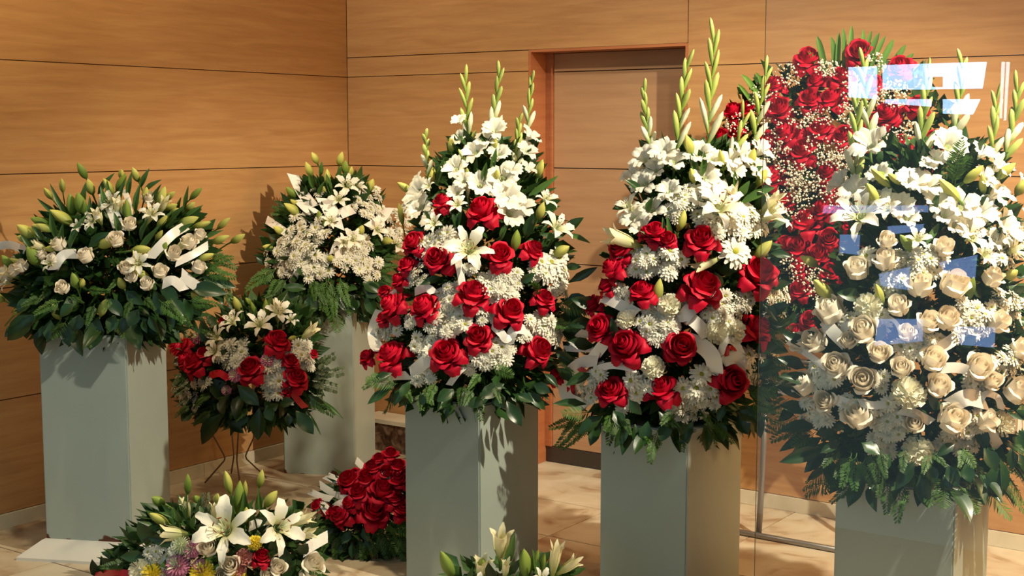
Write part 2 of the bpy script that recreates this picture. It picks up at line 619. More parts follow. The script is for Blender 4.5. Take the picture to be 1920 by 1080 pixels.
def make_daisy(seed=0, tiers=3, eye=True, m=None, lift=.25):
    """florist's daisy chrysanthemum: tiers of narrow ray petals round a small eye"""
    r = random.Random(seed)
    b = MB()
    m = m or M['white']
    for t in range(tiers):
        n = 15 - 2 * t
        L = 1.0 - .20 * t
        for k in range(n):
            a = 2 * pi * k / n + t * .3 + r.uniform(-.1, .1)
            el = (lift * t + r.uniform(-.12, .14)) * 1.2 - .08
            W = .125
            d = Vector((cos(a) * cos(el), sin(a) * cos(el), sin(el)))
            s = Vector((-sin(a), cos(a), 0))
            up = s.cross(d) * -1
            up = d.cross(s)
            vs = []
            for v, wv, dz in ((.12, .5, 0), (.5, 1, .06), (.85, .95, .02), (1.0, .45, -.05)):
                p = d * (L * v) + up * dz
                vs += [p - s * W * wv, p + up * -.03 * 1, p + s * W * wv]
            fs = [(3 * j + i, 3 * j + i + 1, 3 * j + i + 4, 3 * j + i + 3) for j in range(3) for i in range(2)]
            b.add(vs, fs)
    if eye:
        b.grid(lambda s, v: (.23 * cos(s * 2 * pi) * cos(v * pi / 2), .23 * sin(s * 2 * pi) * cos(v * pi / 2), .05 + .16 * sin(v * pi / 2)), 8, 3, 1)
    b.tube([(0, 0, .02), (0, 0, -.3)], [.2, .06], 6, 2)
    return ('daisy', b.mesh('daisy', [m, M['eye'], M['sepal']]), [])


def make_pompom(m, name, seed=0, cmat=None, ruffled=False):
    """round many petalled head (chrysanthemum or carnation)"""
    r = random.Random(seed)
    b = MB()
    n = 90 if not ruffled else 46
    for k in range(n):
        z = 1 - 1.35 * (k + .5) / n
        a = k * 2.39996
        q = sqrt(max(0, 1 - z * z))
        d = Vector((q * cos(a), q * sin(a), z * .75 + .1)).normalized()
        s = d.cross(Vector((0.1, 0.2, 1))).normalized()
        up = s.cross(d)
        L = .92 + r.uniform(-.08, .12)
        W = .10 if not ruffled else .24
        tw = r.uniform(-.8, .8) if ruffled else r.uniform(-.3, .3)
        s2 = s * cos(tw) + up * sin(tw)
        u2 = d.cross(s2)
        if ruffled:
            c0 = d * .3
            vs = [c0 - s2 * .06, c0, c0 + s2 * .06, d * .7 * L - s2 * W * .7, d * .72 * L + u2 * .08, d * .7 * L + s2 * W * .7]
            vs += [d * L - s2 * W + u2 * .08, d * (L + .05) - s2 * W * .35 - u2 * .09, d * (L - .03) + s2 * W * .35 + u2 * .10, d * L + s2 * W - u2 * .06]
            fs = [(0, 1, 4, 3), (1, 2, 5, 4), (3, 4, 7, 6), (4, 8, 7), (4, 5, 9, 8)]
        else:
            vs = [d * .3 - s2 * .05, d * .3 + s2 * .05, d * .75 * L - s2 * W, d * .75 * L + s2 * W, d * L + u2 * .1 - s2 * W * .4, d * L + u2 * .1 + s2 * W * .4]
            fs = [(0, 1, 3, 2), (2, 3, 5, 4)]
        b.add(vs, fs, 1 if (cmat and z > .86) else 0)
    b.grid(lambda s, v: (.45 * cos(s * 2 * pi) * sin(v * pi), .45 * sin(s * 2 * pi) * sin(v * pi), .45 * cos(v * pi) * .8), 8, 5)
    b.tube([(0, 0, -.3), (0, 0, -.7)], [.3, .12], 6, 2)
    return (name, b.mesh(name, [m, cmat or m, M['sepal']]), [])


def make_leaf(m, name, shape, fold=.25, droop=.25, nu=4, nv=8, wave=0.0):
    """leaf of length 1 along y, half width 1 (scaled later), normal +z"""
    def fn(s, v):
        u = s * 2 - 1
        W = lerp_table(shape, v)
        return (W * u, v, fold * abs(u) * W - droop * v * v + .02 * (1 - abs(u)) + wave * sin(v * 9 + u) * abs(u))
    b = MB().grid(fn, nu, nv)
    b.tube([(0, 0, .0), (0, .5, -droop * .25 - .006), (0, .96, -droop * .92 - .006)], [.016, .012, .004], 4)
    return (name, b.mesh(name, m), [])


def make_fern(m, name, n=13, comb=True, seed=0):
    """frond of length 1 along y: midrib with paired leaflets; cypress type has forked drooping leaflets"""
    r = random.Random(seed)
    b = MB()
    pt = lambda v: Vector((.05 * sin(v * 3 + seed), v, -.22 * v * v))
    b.tube([pt(i / 6) for i in range(7)], [.012 - .0015 * i for i in range(7)], 4)
    for k in range(n):
        v = .12 + .86 * k / n
        p = pt(v)
        Lp = .34 * sin(pi * min(1, .18 + .8 * v)) ** .8 if comb else .30 * (1.05 - v) + .07
        for sg in (-1, 1):
            ang = radians(62 if comb else 42) + r.uniform(-.12, .12)
            d = Vector((sg * sin(ang), cos(ang), -.25 + r.uniform(-.25, .15))).normalized()
            nn = Vector((0, 0, 1)) + Vector((r.uniform(-.3, .3), 0, 0))
            s = d.cross(nn).normalized()
            def blade(q, dd, L, W):
                ss = dd.cross(nn).normalized()
                b.add([q - ss * W * .3, q + ss * W * .3, q + dd * L * .55 + ss * W, q + dd * L * .55 - ss * W, q + dd * L - nn * .05 * L],
                      [(0, 1, 2, 3), (3, 2, 4)])
            blade(p, d, Lp, .020 if comb else .017)
            if not comb:
                for f in (.3, .5, .7):
                    for s2 in (-1, 1):
                        d2 = (d + s * s2 * .75).normalized()
                        blade(p + d * Lp * f, d2, Lp * (.5 - .3 * f), .014)
    return (name, b.mesh(name, m), [])


def make_eucalyptus(seed=0):
    r = random.Random(seed)
    b = MB()
    b.tube([(0, 0, 0), (.02, .5, .02), (0, 1, -.05)], [.014, .012, .006], 5)
    for k in range(9):
        v = .12 + .1 * k
        for sg in (-1, 1):
            c = Vector((sg * .11, v + .04, r.uniform(-.05, .08)))
            t = r.uniform(-.7, .7)
            R = .085 * (1.2 - .5 * v)
            vs = [c] + [c + Vector((R * cos(a) * cos(t), R * sin(a), R * cos(a) * sin(t))) for a in [i * pi / 4 for i in range(8)]]
            b.add(vs, [(0, 1 + i, 1 + (i + 1) % 8) for i in range(8)])
            b.tube([(0, v, 0), c], .006, 3)
    return ('eucalyptus_sprig', b.mesh('eucalyptus_sprig', M['euc']), [])


P = {}
P['R'] = [make_rose(M['red'], 1.0, s) for s in (1, 2, 3, 4)] + [make_rose(M['red'], .86, 5)]
P['W'] = [make_closed_rose(M['cream'], s) for s in (1, 2, 3, 4)]
P['O'] = [make_lily(M['lily'], s) for s in (1, 2, 3)]
P['C'] = [make_trumpet(s) for s in (1, 2)]
P['B'] = [make_bud(M['bud'])]
P['BG'] = [make_bud(M['greenbud'])]
P['Q'] = [make_gladiolus_bloom(s) for s in (1, 2, 3, 4)]
P['D'] = [make_daisy(s) for s in (1, 2, 3)]
P['DN'] = [make_daisy(s, 4, False, None, .33) for s in (4, 5)]
P['A'] = [make_pompom(M['ivory'], 'carnation', s, None, True) for s in (1, 2)]
P['PK'] = [make_pompom(M['pink'], 'chrysanthemum', 3, M['palegreen'])]
P['SA'] = [make_pompom(M['salmon'], 'carnation', 6, None, True)]
P['Y'] = [make_pompom(M['yellow'], 'chrysanthemum', 4)]
P['Z'] = [make_pompom(M['palegreen'], 'chrysanthemum', 5)]
BROAD = [(0, .02), (.12, .16), (.4, .46), (.65, .44), (.88, .20), (1, .005)]
LANCE = [(0, .12), (.25, .38), (.5, .46), (.8, .26), (1, .005)]
STRAP = [(0, .40), (.3, .48), (.7, .46), (.93, .34), (1, .08)]
P['L'] = [make_leaf(M['leaf'], 'broad_leaf', BROAD, .3, .16), make_leaf(M['leaf'], 'broad_leaf', BROAD, .2, .05, wave=.03),
          make_leaf(M['leaf'], 'broad_leaf', BROAD, .25, .28)]
P['N'] = [make_leaf(M['lance'], 'lance_leaf', LANCE, .35, .12, 2), make_leaf(M['lance'], 'lance_leaf', LANCE, .35, .3, 2)]
P['T'] = [make_leaf(M['palm'], 'palm_blade', STRAP, .5, .03, 2)]
P['F'] = [make_fern(M['fern'], 'cypress_frond', 11, False, s) for s in (1, 2)]
P['FF'] = [make_fern(M['fern'], 'fern_frond', 18, True, s) for s in (3, 4)]
P['E'] = [make_eucalyptus(s) for s in (1, 2)]


def glad_bud(m):
    """slender sheathed bud, flattened, with a blunt tip"""
    def fn(s, v):
        a = s * 2 * pi
        R = lerp_table([(0, .22), (.3, .42), (.6, .5), (.88, .36), (1, .05)], v)
        return (R * cos(a), R * .8 * sin(a) + .35 * v * v, v)
    return MB().grid(fn, 9, 8).mesh('gladiolus_bud', m)


GLADBUD = glad_bud(M['gladbud'])
GLADWHITE = glad_bud(M['whitebud'])


def put(proto, parent, Mw, name=None):
    """link one plant part (and its own pieces) under its arrangement; Mw in world space, parents only translate"""
    n, me, ch = proto
    o = new(name or n, me, parent, Matrix.Translation(-parent.location) @ Mw)
    for cn, cm, cM in ch:
        new(cn, cm, o, cM)
    return o

# ------------------------------------------------------------------ arrangements
LOOK = {'R': 'open red rose', 'W': 'half open cream rose', 'O': 'open white lily', 'PK': 'pink chrysanthemum', 'Y': 'yellow chrysanthemum', 'Z': 'pale green chrysanthemum',
        'SA': 'salmon pink carnation', 'A': 'ivory carnation', 'Q': 'ruffled white gladiolus bloom'}


class Arr:
    def __init__(s, name, label, cat, cx, Y, prof, kd=.75, group=None, base=None, plane=None):
        s.prof, s.cx, s.Y, s.kd, s.plane = prof, cx, Y, kd, plane
        s.top, s.bot = prof[0][0], prof[-1][0]
        if base is None:
            base = at(cx, s.bot, Y)
        s.o = empty(name, base, label, cat, group)
        s.rnd = random.Random(int(cx * 7 + Y * 100))
        s.count = {}

    def edges(s, py):
        pr = s.prof
        py = min(max(py, pr[0][0]), pr[-1][0])
        for a, b in zip(pr, pr[1:]):
            if py <= b[0]:
                t = (py - a[0]) / (b[0] - a[0])
                return a[1] + (b[1] - a[1]) * t, a[2] + (b[2] - a[2]) * t
        return pr[-1][1:]

    def surf(s, px, py, push=0.0):
        """point of the bouquet's front surface under a picture point; push > 0 brings it forward"""
        if s.plane:
            return on_plane(px, py, s.plane[0] + s.plane[1] * push, s.plane[1])
        xl, xr = s.edges(py)
        c, h = (xl + xr) / 2, (xr - xl) / 2
        u = max(-1, min(1, (px - c) / h))
        k = s.Y / FPX
        return at(px, py, s.Y - s.kd * h * k * sqrt(max(0.0, 1 - u * u)) - push)

    def normal(s, px, py):
        if s.plane:
            return s.plane[1] + Vector((0, 0, .15))
        xl, xr = s.edges(py)
        u = max(-1, min(1, (px - (xl + xr) / 2) / ((xr - xl) / 2)))
        fr = 1 - (py - s.top) / (s.bot - s.top)
        fr = max(0, min(1, fr))
        return Vector((u * .85, -.95 * sqrt(max(.05, 1 - u * u * .8)), .12 + .75 * fr))

    def head(s, kind, px, py, size, push=0.0, jit=.18, n=None):
        R = s.rnd
        Pt = s.surf(px, py, push)
        jit = {'R': .32, 'W': .3}.get(kind, jit)
        nn = ((n or s.normal(px, py)).normalized() + Vector((0, 0, {'R': .42, 'W': .45}.get(kind, 0)))) + Vector((R.uniform(-jit, jit), R.uniform(-jit, jit), R.uniform(-jit, jit)))
        sc = size * mpp(Pt) / 2 * {'R': 1.06, 'W': 1.14, 'O': 1.12, 'Q': 1.2, 'D': 1.18, 'DN': 1.18, 'A': 1.1}.get(kind, 1.05)
        o = put(R.choice(P[kind]), s.o, pose(Pt, basis(nn, roll=R.uniform(0, 6.28)), sc))
        if kind in LOOK:
            o['label'] = LOOK[kind]
        return o

    def line(s, kind, x0, y0, x1, y1, wd, lift=.03, push=0.0):
        """something long, from its base to its tip"""
        R = s.rnd
        if kind in ('L', 'F', 'FF') and y0 > s.bot - 75 and not s.plane and s.o.location.z > .3:
            push += .085                          # the rim hangs out over the pedestal's edge
        A = s.surf(x0, y0, push)
        # the tip keeps the base's distance apart from a small lift toward the open side
        B = on_plane(x1, y1, A - Vector((0, lift, 0)), Vector((0, -1, 0)))
        d = B - A
        Lm = d.length
        wm = wd * mpp(A)
        if kind in ('B', 'BG', 'C'):
            return put(R.choice(P[kind]), s.o, pose(A, basis(d, roll=R.uniform(0, 6.28)), wm if kind != 'C' else wm * .85, None, Lm) if kind != 'C'
                       else pose(A, basis(d, roll=R.uniform(0, 6.28)), wm * .95, wm * .95, Lm))
        # leaves: y along the line, z roughly toward the open side
        y = d.normalized()
        z = Vector((R.uniform(-.45, .45), -1, R.uniform(.1, .8)))
        z = (z - y * z.dot(y)).normalized()
        x = y.cross(z)
        Rm = Matrix((x, y, z)).transposed().to_4x4()
        if kind in ('F', 'FF', 'E'):
            q = Lm * (1 if kind != 'E' else 1)
            return put(R.choice(P[kind]), s.o, pose(A, Rm, q * max(.5, min(1.2, wd / 30)), q, q))
        return put(R.choice(P[kind]), s.o, pose(A, Rm, wm, Lm, min(Lm, wm * 2.5)))

    def cluster(s, px, py, rad, n, size, kind='D'):
        R = s.rnd
        a0 = R.random() * 6
        for k in range(n):
            q = rad * sqrt((k + .4) / n)
            a = a0 + k * 2.39996
            kk = 'DN' if (kind == 'D' and R.random() < .35) else kind
            s.head(kk, px + q * cos(a), py + q * sin(a) * .9, size * R.uniform(.85, 1.15), R.uniform(-.01, .03), .4)

    def spike(s, x0, y0, x1, y1, bend=0.0, wd=13, push=-.05, nb=9, sx=None, name='gladiolus'):
        """gladiolus spike: stem with sheathed buds, small and green toward the tip, white and opening lower down"""
        R = s.rnd
        A = s.surf(x0, y0, push)
        B = on_plane(x1, y1, A, Vector((0, -1, 0)))
        d = B - A
        side = Vector((d.z, 0, -d.x)).normalized()
        L = d.length
        k = mpp(A)
        pt = lambda v: A + d * v + side * (bend * k * 4 * v * (1 - v))
        st = MB().tube([pt(-.35 + i * .13) - A for i in range(11)], [.0045 - .00028 * i for i in range(11)], 6).mesh('gladiolus_stem', M['stem'])
        o = new(name, st, s.o, Matrix.Translation(A - s.o.location))
        for i in range(nb):
            v = .02 + .90 * i / (nb - 1)
            sg = -1 if i % 2 else 1
            p = pt(v)
            t = (pt(v + .02) - pt(v - .02)).normalized()
            spread = (.34 - .20 * v) * R.uniform(.7, 1.2)
            dr = (t + side * sg * spread + Vector((0, R.uniform(-.25, .1), 0))).normalized()
            ln = L * (.33 - .10 * v) * R.uniform(.9, 1.12) * (9 / nb) ** .5
            W = wd * k * (.84 - .30 * v)
            me = GLADWHITE if v < .30 and R.random() < .75 else GLADBUD
            new('bud', me, o, pose(p - A, basis(dr, roll=R.random() * 6), W, W, ln))
        return o

    def ribbon(s, wd, pts, m2=None, push=.02, name='ribbon', m1=None, wave=.02):
        """satin ribbon: a thin two sided band through picture points, standing off the flowers"""
        R = s.rnd
        W = []
        n = len(pts) // 2
        for i in range(n):
            p = s.surf(pts[2 * i], pts[2 * i + 1], push + (R.uniform(0, wave) if 0 < i < n - 1 else 0))
            W.append(p)
        # smooth the path
        path = []
        seg = 6
        for i in range(n - 1):
            p0, p1, p2, p3 = W[max(i - 1, 0)], W[i], W[i + 1], W[min(i + 2, n - 1)]
            for j in range(seg):
                t = j / seg
                path.append(.5 * ((2 * p1) + (p2 - p0) * t + (2 * p0 - 5 * p1 + 4 * p2 - p3) * t * t + (3 * p1 - p0 - 3 * p2 + p3) * t ** 3))
        path.append(W[-1])
        hw = wd * mpp(W[0]) * .38
        tw0, tw1 = R.uniform(-.4, .4), R.uniform(-.5, .5)
        b = MB()
        rows = []
        N_ = len(path)
        for i, p in enumerate(path):
            t = (path[min(i + 1, N_ - 1)] - path[max(i - 1, 0)]).normalized()
            view = (CAM - p).normalized()
            x = t.cross(view).normalized()
            a = tw0 + (tw1 - tw0) * i / (N_ - 1)
            nn = t.cross(x)
            x2 = x * cos(a) + nn * sin(a)
            n2 = t.cross(x2)
            if n2.dot(view) < 0:
                n2 = -n2
            rows.append((p, x2, n2))
        c0 = W[n // 2]
        cutdir = R.choice((-1, 1))
        for sgn, mi in ((1, 0), (-1, 1)):
            vs = []
            for i, (p, x, nn) in enumerate(rows):
                e = .0008 * sgn
                cut = 1.0
                t = (rows[1][0] - rows[0][0]) if i == 0 else (rows[-1][0] - rows[-2][0])
                t = t.normalized() * hw * (.75 if i in (0, N_ - 1) else 0) * cutdir      # ends cut on the slant
                vs += [p - x * hw + nn * e - c0 + t, p + nn * (e + .0012) - c0, p + x * hw + nn * e - c0 - t]
            fs = []
            for i in range(N_ - 1):
                for j in range(2):
                    q = (3 * i + j, 3 * i + j + 1, 3 * i + j + 4, 3 * i + j + 3)
                    fs.append(q if sgn > 0 else q[::-1])
            b.add(vs, fs, mi)
        me = b.mesh('ribbon', [m1 or M['ribbon'], m2 or m1 or M['ribbon']])
        o = new(name, me, s.o, Matrix.Translation(c0 - s.o.location))
        return o

    def foliage(s, n=900, size=34, r0=.45, r1=.86, mat_='fill', name='foliage', bot=None, top=None):
        """the mass of small filler leaves inside the bouquet, right round it"""
        R = s.rnd
        b = MB()
        k = s.Y / FPX
        t0, t1 = (top or s.top), (bot or s.bot)
        for i in range(n):
            py = t0 + (t1 - t0) * R.random() ** .85
            xl, xr = s.edges(py)
            h = (xr - xl) / 2 * k
            q = r0 + (r1 - r0) * R.random() ** .6
            a = R.uniform(0, 2 * pi)
            c = at((xl + xr) / 2, py, s.Y)
            if s.plane:
                c = on_plane((xl + xr) / 2, py, s.plane[0], s.plane[1])
                q = R.uniform(0, r1) ** .7
                dx = Vector((s.plane[1].y, -s.plane[1].x, 0)).normalized() * -1
                p = c + dx * (h * 1.25 * q * (1 if R.random() < .5 else -1)) - s.plane[1] * R.uniform(.02, .09)
                out = s.plane[1] + Vector((R.uniform(-1, 1), R.uniform(-1, 1), R.uniform(-1, 1)))
            else:
                p = c + Vector((cos(a) * h * q, sin(a) * h * q * s.kd, 0))
                fr = (py - s.top) / (s.bot - s.top)
                out = Vector((cos(a), sin(a), 0.9 - 1.5 * fr)) + Vector((R.uniform(-.7, .7), R.uniform(-.7, .7), R.uniform(-.7, .7)))
            y = out.normalized()
            z = y.cross(Vector((R.uniform(-1, 1), R.uniform(-1, 1), R.uniform(-1, 1)))).normalized()
            x = y.cross(z)
            L = size * k * R.uniform(.6, 1.2)
            W = L * R.uniform(.16, .3)
            p = p - s.o.location
            b.add([p, p + y * L * .45 + x * W + z * W * .3, p + y * L * .45 - z * W * .2, p + y * L * .45 - x * W + z * W * .3, p + y * L],
                  [(0, 1, 2), (0, 2, 3), (1, 4, 2), (2, 4, 3)])
        o = new(name, b.mesh('foliage', M[mat_]), s.o)
        o['kind'] = 'stuff'
        return o

    def hem(s, nl=26, nf=14, size=70, z=None, w=None, drop=.42):
        """leaves and fronds that hang over the rim all round"""
        R = s.rnd
        k = s.Y / FPX
        py = s.bot if z is None else z
        xl, xr = s.edges(py - 25)
        h = max((xr - xl) / 2 * k * (w or .8), .27 if not w else 0)
        c = at((xl + xr) / 2, py - 30, s.Y)
        for i in range(nl + nf):
            a = 2 * pi * (i + R.random()) / (nl + nf) * 1.0
            d = Vector((cos(a), sin(a), 0))
            p = c + d * h * R.uniform(.75, 1.0) + Vector((0, 0, R.uniform(-.01, .05)))
            y = (Vector((cos(a), sin(a), 0)) * R.uniform(.5, 1.1) + Vector((R.uniform(-.4, .4), R.uniform(-.4, .4), -drop * R.uniform(.6, 1.5)))).normalized()
            zz = Vector((cos(a), sin(a), .8)) + Vector((R.uniform(-.4, .4), R.uniform(-.4, .4), 0))
            zz = (zz - y * zz.dot(y)).normalized()
            Rm = Matrix((y.cross(zz), y, zz)).transposed().to_4x4()
            L = size * k * R.uniform(.75, 1.2)
            if i % (nl + nf) and R.random() < nf / (nl + nf):
                put(R.choice(P['F'] + P['FF']), s.o, pose(p, Rm, L * 1.1))
            else:
                W = L * R.uniform(.38, .55)
                put(R.choice(P['L']), s.o, pose(p, Rm, W, L, L))

    def read(s, text):
        for ln in text.replace(';', '\n').split('\n'):
            t = ln.split()
            if not t:
                continue
            k, v = t[0], [float(x) for x in t[1:]]
            if k == 'K':
                s.cluster(v[0], v[1], v[2], int(v[3]), v[4])
            elif k in ('V', 'VR', 'VX'):
                s.ribbon(v[0], v[1:], {'V': None, 'VR': None, 'VX': M['redribbon']}[k], m1=M['redribbon'] if k == 'VR' else None)
            elif k == 'G':
                s.spike(v[0], v[1], v[2], v[3], v[4] if len(v) > 4 else 0, v[5] if len(v) > 5 else 13, nb=int(v[6]) if len(v) > 6 else 9)
            elif k in ('B', 'BG', 'C', 'L', 'N', 'T'):
                s.line(k, *v[:5])
            elif k in ('F', 'FF', 'E'):
                s.line(k, v[0], v[1], v[2], v[3], v[4] if len(v) > 4 else 30, .05)
            else:
                push = {'R': .02, 'W': .03, 'O': .04, 'Q': .0}.get(k, .02)
                s.head(k, v[0], v[1], v[2], push)

# ------------------------------------------------------------------ the room
def along(P0, ax, nrm):
    """local frame on a wall: x along it, y into it (away from the room), z up"""
    return Matrix((ax, -nrm, Vector((0, 0, 1)))).transposed().to_4x4(), P0


H = 3.65
PZ = [.065, .558, 1.036, 1.517, 1.9955, 2.478, 2.96, H]


def wall(name, P0, ax, nrm, cells, L, zmax=H, hole=None):
    """backing wall plus one object per veneered panel, joints left open"""
    R, P0 = along(P0, ax, nrm)
    Mw = Matrix.Translation(P0) @ R
    b = MB()
    if hole:
        b.box(-.1, .022, 0, hole[0], .20, zmax)
        b.box(hole[1], .022, 0, L, .20, zmax)
        b.box(hole[0], .022, hole[2], hole[1], .20, zmax)
    else:
        b.box(0, .022, 0, L + (.1 if name == 'wall_left' else 0), .10, zmax)
    o = structure(new(name, b.mesh(name, M['joint'], False), None, Mw))
    cache = {}
    for (x0, x1, z0, z1) in cells:
        key = (round(x1 - x0, 3), round(z1 - z0, 3))
        if key not in cache:
            g = .0022
            bm_ = MB().box(g, 0, g, key[0] - g, .022, key[1] - g)
            me = bm_.mesh('wall_panel', M['wood'], False)
            cache[key] = me
        new('panel', cache[key], o, Matrix.Translation((x0, 0, z0)))
    return o


rows = list(zip(PZ, PZ[1:]))
# left wall: from 4 m in front of the corner up to the corner
LL = 4.2
PL0 = room(0, LL)
wall('wall_left', PL0, -DV, DB, [(x0, x1, a, b) for a, b in rows for x0, x1 in ((.0, 1.55), (1.55, LL))], LL)
# back wall with the door recess
D0, D1, DT = 1.205, 2.088, 2.0995
cells = []
for a, b in rows:
    if b <= 1.997:
        cells += [(0, D0, a, b), (D1, 3.9, a, b), (3.9, 5.5, a, b)]
    elif a < DT:
        cells += [(0, D0, a, DT), (D1, 3.9, a, b), (3.9, 5.5, a, b), (0, D1, DT, b)]
    else:
        cells += [(0, D1, a, b), (D1, 3.9, a, b), (3.9, 5.5, a, b)]
wall_back = wall('wall_back', room(0, 0), DB, DV, cells, 5.5, hole=(D0, D1, DT))
PR0 = room(5.5, 0)
wall('wall_right', PR0, DV, -DB, [(0, 2.4, a, b) for a, b in rows], 2.4)

# door recess: jambs, soffit and the veneered leaf set back
Rb, _ = along(room(0, 0), DB, DV)
Mb = Matrix.Translation(room(0, 0)) @ Rb
DEP = .145
jm = structure(new('trim_1', MB().box(D0 - .001, .0, 0, D0 + .012, DEP + .05, DT).box(D1 - .012, .0, 0, D1 + .001, DEP + .05, DT)
                   .box(D0 + .012, .0, DT - .012, D1 - .012, DEP + .05, DT + .001).mesh('door_lining', M['jamb'], False), None, Mb))
jm['label'] = 'reddish wooden lining of the door recess'
door = structure(new('door_1', MB().box(D0 + .012, DEP + .02, .085, D1 - .012, DEP + .045, DT - .012).mesh('door_1', M['joint'], False), None, Mb))
dz = [.085, .558, 1.036, 1.517, 1.9955, DT - .012]
for a, b in zip(dz, dz[1:]):
    new('panel', MB().box(D0 + .055, DEP, a + .0025, D1 - .045, DEP + .021, b - .0025).mesh('door_panel', M['door_wood'], False), door)
new('stile', MB().box(D0 + .013, DEP - .012, .085, D0 + .052, DEP + .022, DT - .013).mesh('door_stile', M['jamb'], False), door)
new('stile', MB().box(D1 - .042, DEP - .012, .085, D1 - .013, DEP + .022, DT - .013).mesh('door_stile', M['jamb'], False), door)
kp = new('kick_plate', MB().box(D0 + .013, DEP - .002, .004, D1 - .013, DEP + .04, .084).mesh('kick_plate', M['kick'], False), door)
kp['label'] = 'dark metal strip at the foot of the door'


def baseboard(name, P0, ax, nrm, spans):
    R, P0 = along(P0, ax, nrm)
    o = structure(new(name, MB().box(spans[0][0], .004, 0, spans[-1][1], .02, .055).mesh(name, M['grout'], False), None, Matrix.Translation(P0) @ R))
    for a, b in spans:
        new('stone_piece', MB().box(a + .0015, -.012, .001, b - .0015, .018, .064).mesh('stone_piece', M['base_stone'], False), o)
    return o


def cut(a, b, step, off=0.0):
    xs = [a]
    x = a + off if off else a + step
    while x < b - .02:
        xs.append(x)
        x += step
    xs.append(b)
    return list(zip(xs, xs[1:]))


baseboard('baseboard_left', PL0, -DV, DB, cut(0, LL, .70, .3))
baseboard('baseboard_back_1', room(0, 0), DB, DV, cut(.014, D0, .70, .57))
baseboard('baseboard_back_2', room(0, 0), DB, DV, cut(D1, 5.5, .70, .18))

# floor: brown grout bed with travertine tiles, rows parallel to the back wall
fl = structure(new('floor', MB().box(-2.4, -6.6, -.06, 6.2, .2, -.006).mesh('floor', M['grout'], False), None,
                   Matrix.Translation(room(0, 0)) @ Matrix((DB, -DV, Vector((0, 0, 1)))).transposed().to_4x4()))
TU, TV = .699, .478
tme = MB().box(.003, -TV + .003, -.01, TU - .003, -.003, 0).mesh('floor_tile', M['tile'], False)
for i in range(-1, 9):
    for j in range(0, 9):
        u0 = -.13 + TU * i
        v0 = -.004 + TV * j
        if u0 + TU < 0.0:
            continue
        new('tile', tme, fl, Matrix.Translation((u0, -v0, 0)))
inset = MB().box(D0 + .013, 0.0, -.01, D1 - .013, DEP + .02, 0).mesh('threshold_tile', M['tile'], False)
new('tile', inset, fl)

# ceiling over the display
structure(new('ceiling', MB().box(-.05, -3.4, H, 5.6, .1, H + .1).mesh('ceiling', M['ceiling'], False), None,
              Matrix.Translation(room(0, 0)) @ Matrix((DB, -DV, Vector((0, 0, 1)))).transposed().to_4x4()))

# glass pane of the shop front that covers the right part of the view, and the daylit window across the lobby that it mirrors
VG = 3.35
G0 = room(0, VG)


def on_glass(x, y):
    return on_plane(x, y, G0, DV)


def glass_mat():
    m = bpy.data.materials.new('clear_glass')
    m.use_nodes = True
    N, L = m.node_tree.nodes, m.node_tree.links
    N.remove(N['Principled BSDF'])
    t = N.new('ShaderNodeBsdfTransparent')
    t.inputs[0].default_value = (.99, .995, .995, 1)
    g = N.new('ShaderNodeBsdfGlossy')
    g.inputs['Roughness'].default_value = 0.0
    mx = N.new('ShaderNodeMixShader')
    f = N.new('ShaderNodeFresnel')
    f.inputs[0].default_value = 1.5
    L.new(f.outputs[0], mx.inputs[0])
    L.new(t.outputs[0], mx.inputs[1])
    L.new(g.outputs[0], mx.inputs[2])
    L.new(mx.outputs[0], N['Material Output'].inputs['Surface'])
    return m


M['glass'] = glass_mat()
M['edge'] = mat('green_glass_edge', srgb(96, 110, 100), 0.6, spec=0.1)
ga = on_glass(1431, 300)
ua = (ga - G0).dot(DB)
Rg = Matrix((DB, DV, Vector((0, 0, 1)))).transposed().to_4x4()
pane = structure(new('window_1', MB().box(ua, 0, 0.0, ua + 2.6, .003, H).mesh('glass_pane', [M['glass'], M['edge']], False), None, Matrix.Translation(G0) @ Rg))
for p in pane.data.polygons:
    if abs(p.normal.y) < .5:
        p.material_index = 1
pane['label'] = 'clear glass pane of the shop front'


def daylit(name, col, st):
    m = bpy.data.materials.new(name)
    m.use_nodes = True
    N, L = m.node_tree.nodes, m.node_tree.links
    N.remove(N['Principled BSDF'])
    e = N.new('ShaderNodeEmission')
    e.inputs[0].default_value = col
    e.inputs[1].default_value = st
    L.new(e.outputs[0], N['Material Output'].inputs['Surface'])
    return m


M['sky1'] = daylit('daylit_window', (.45, .72, 1, 1), 14.0)
M['sky2'] = daylit('dim_daylit_window', (.32, .52, 1, 1), 4.6)
M['sky3'] = daylit('glowing_window_frame', (.85, .88, 1, 1), 10.0)  # emission stands in for the bright window frame, no lamp there
VM = 5.2                                       # the lobby window stands this far in front of the glass
win = structure(new('window_2', MB().box(-.5, 0, 0, .0, .02, .02).mesh('window_rail', M['steel'], False), None, Matrix.Translation(room(-2.0, VG + VM, 2.9))))


def mirrored(x, y):
    q = on_plane(x, y, room(0, VG - VM), DV)          # where the mirror image appears, behind the glass
    return q + DV * (2 * VM)


def lobby_pane(poly, m):
    pts = [mirrored(x, y) for x, y in poly]
    c = sum(pts, Vector()) / len(pts)
    pts = [p - c for p in pts]
    n = len(pts)
    b = MB().add(pts + [p + DV * .01 for p in pts], [tuple(range(n)), tuple(range(n, 2 * n))[::-1]] + [(i, n + i, n + (i + 1) % n, (i + 1) % n) for i in range(n)])
    new('window_pane', b.mesh('window_pane', m, False), win, Matrix.Translation(c - win.location))


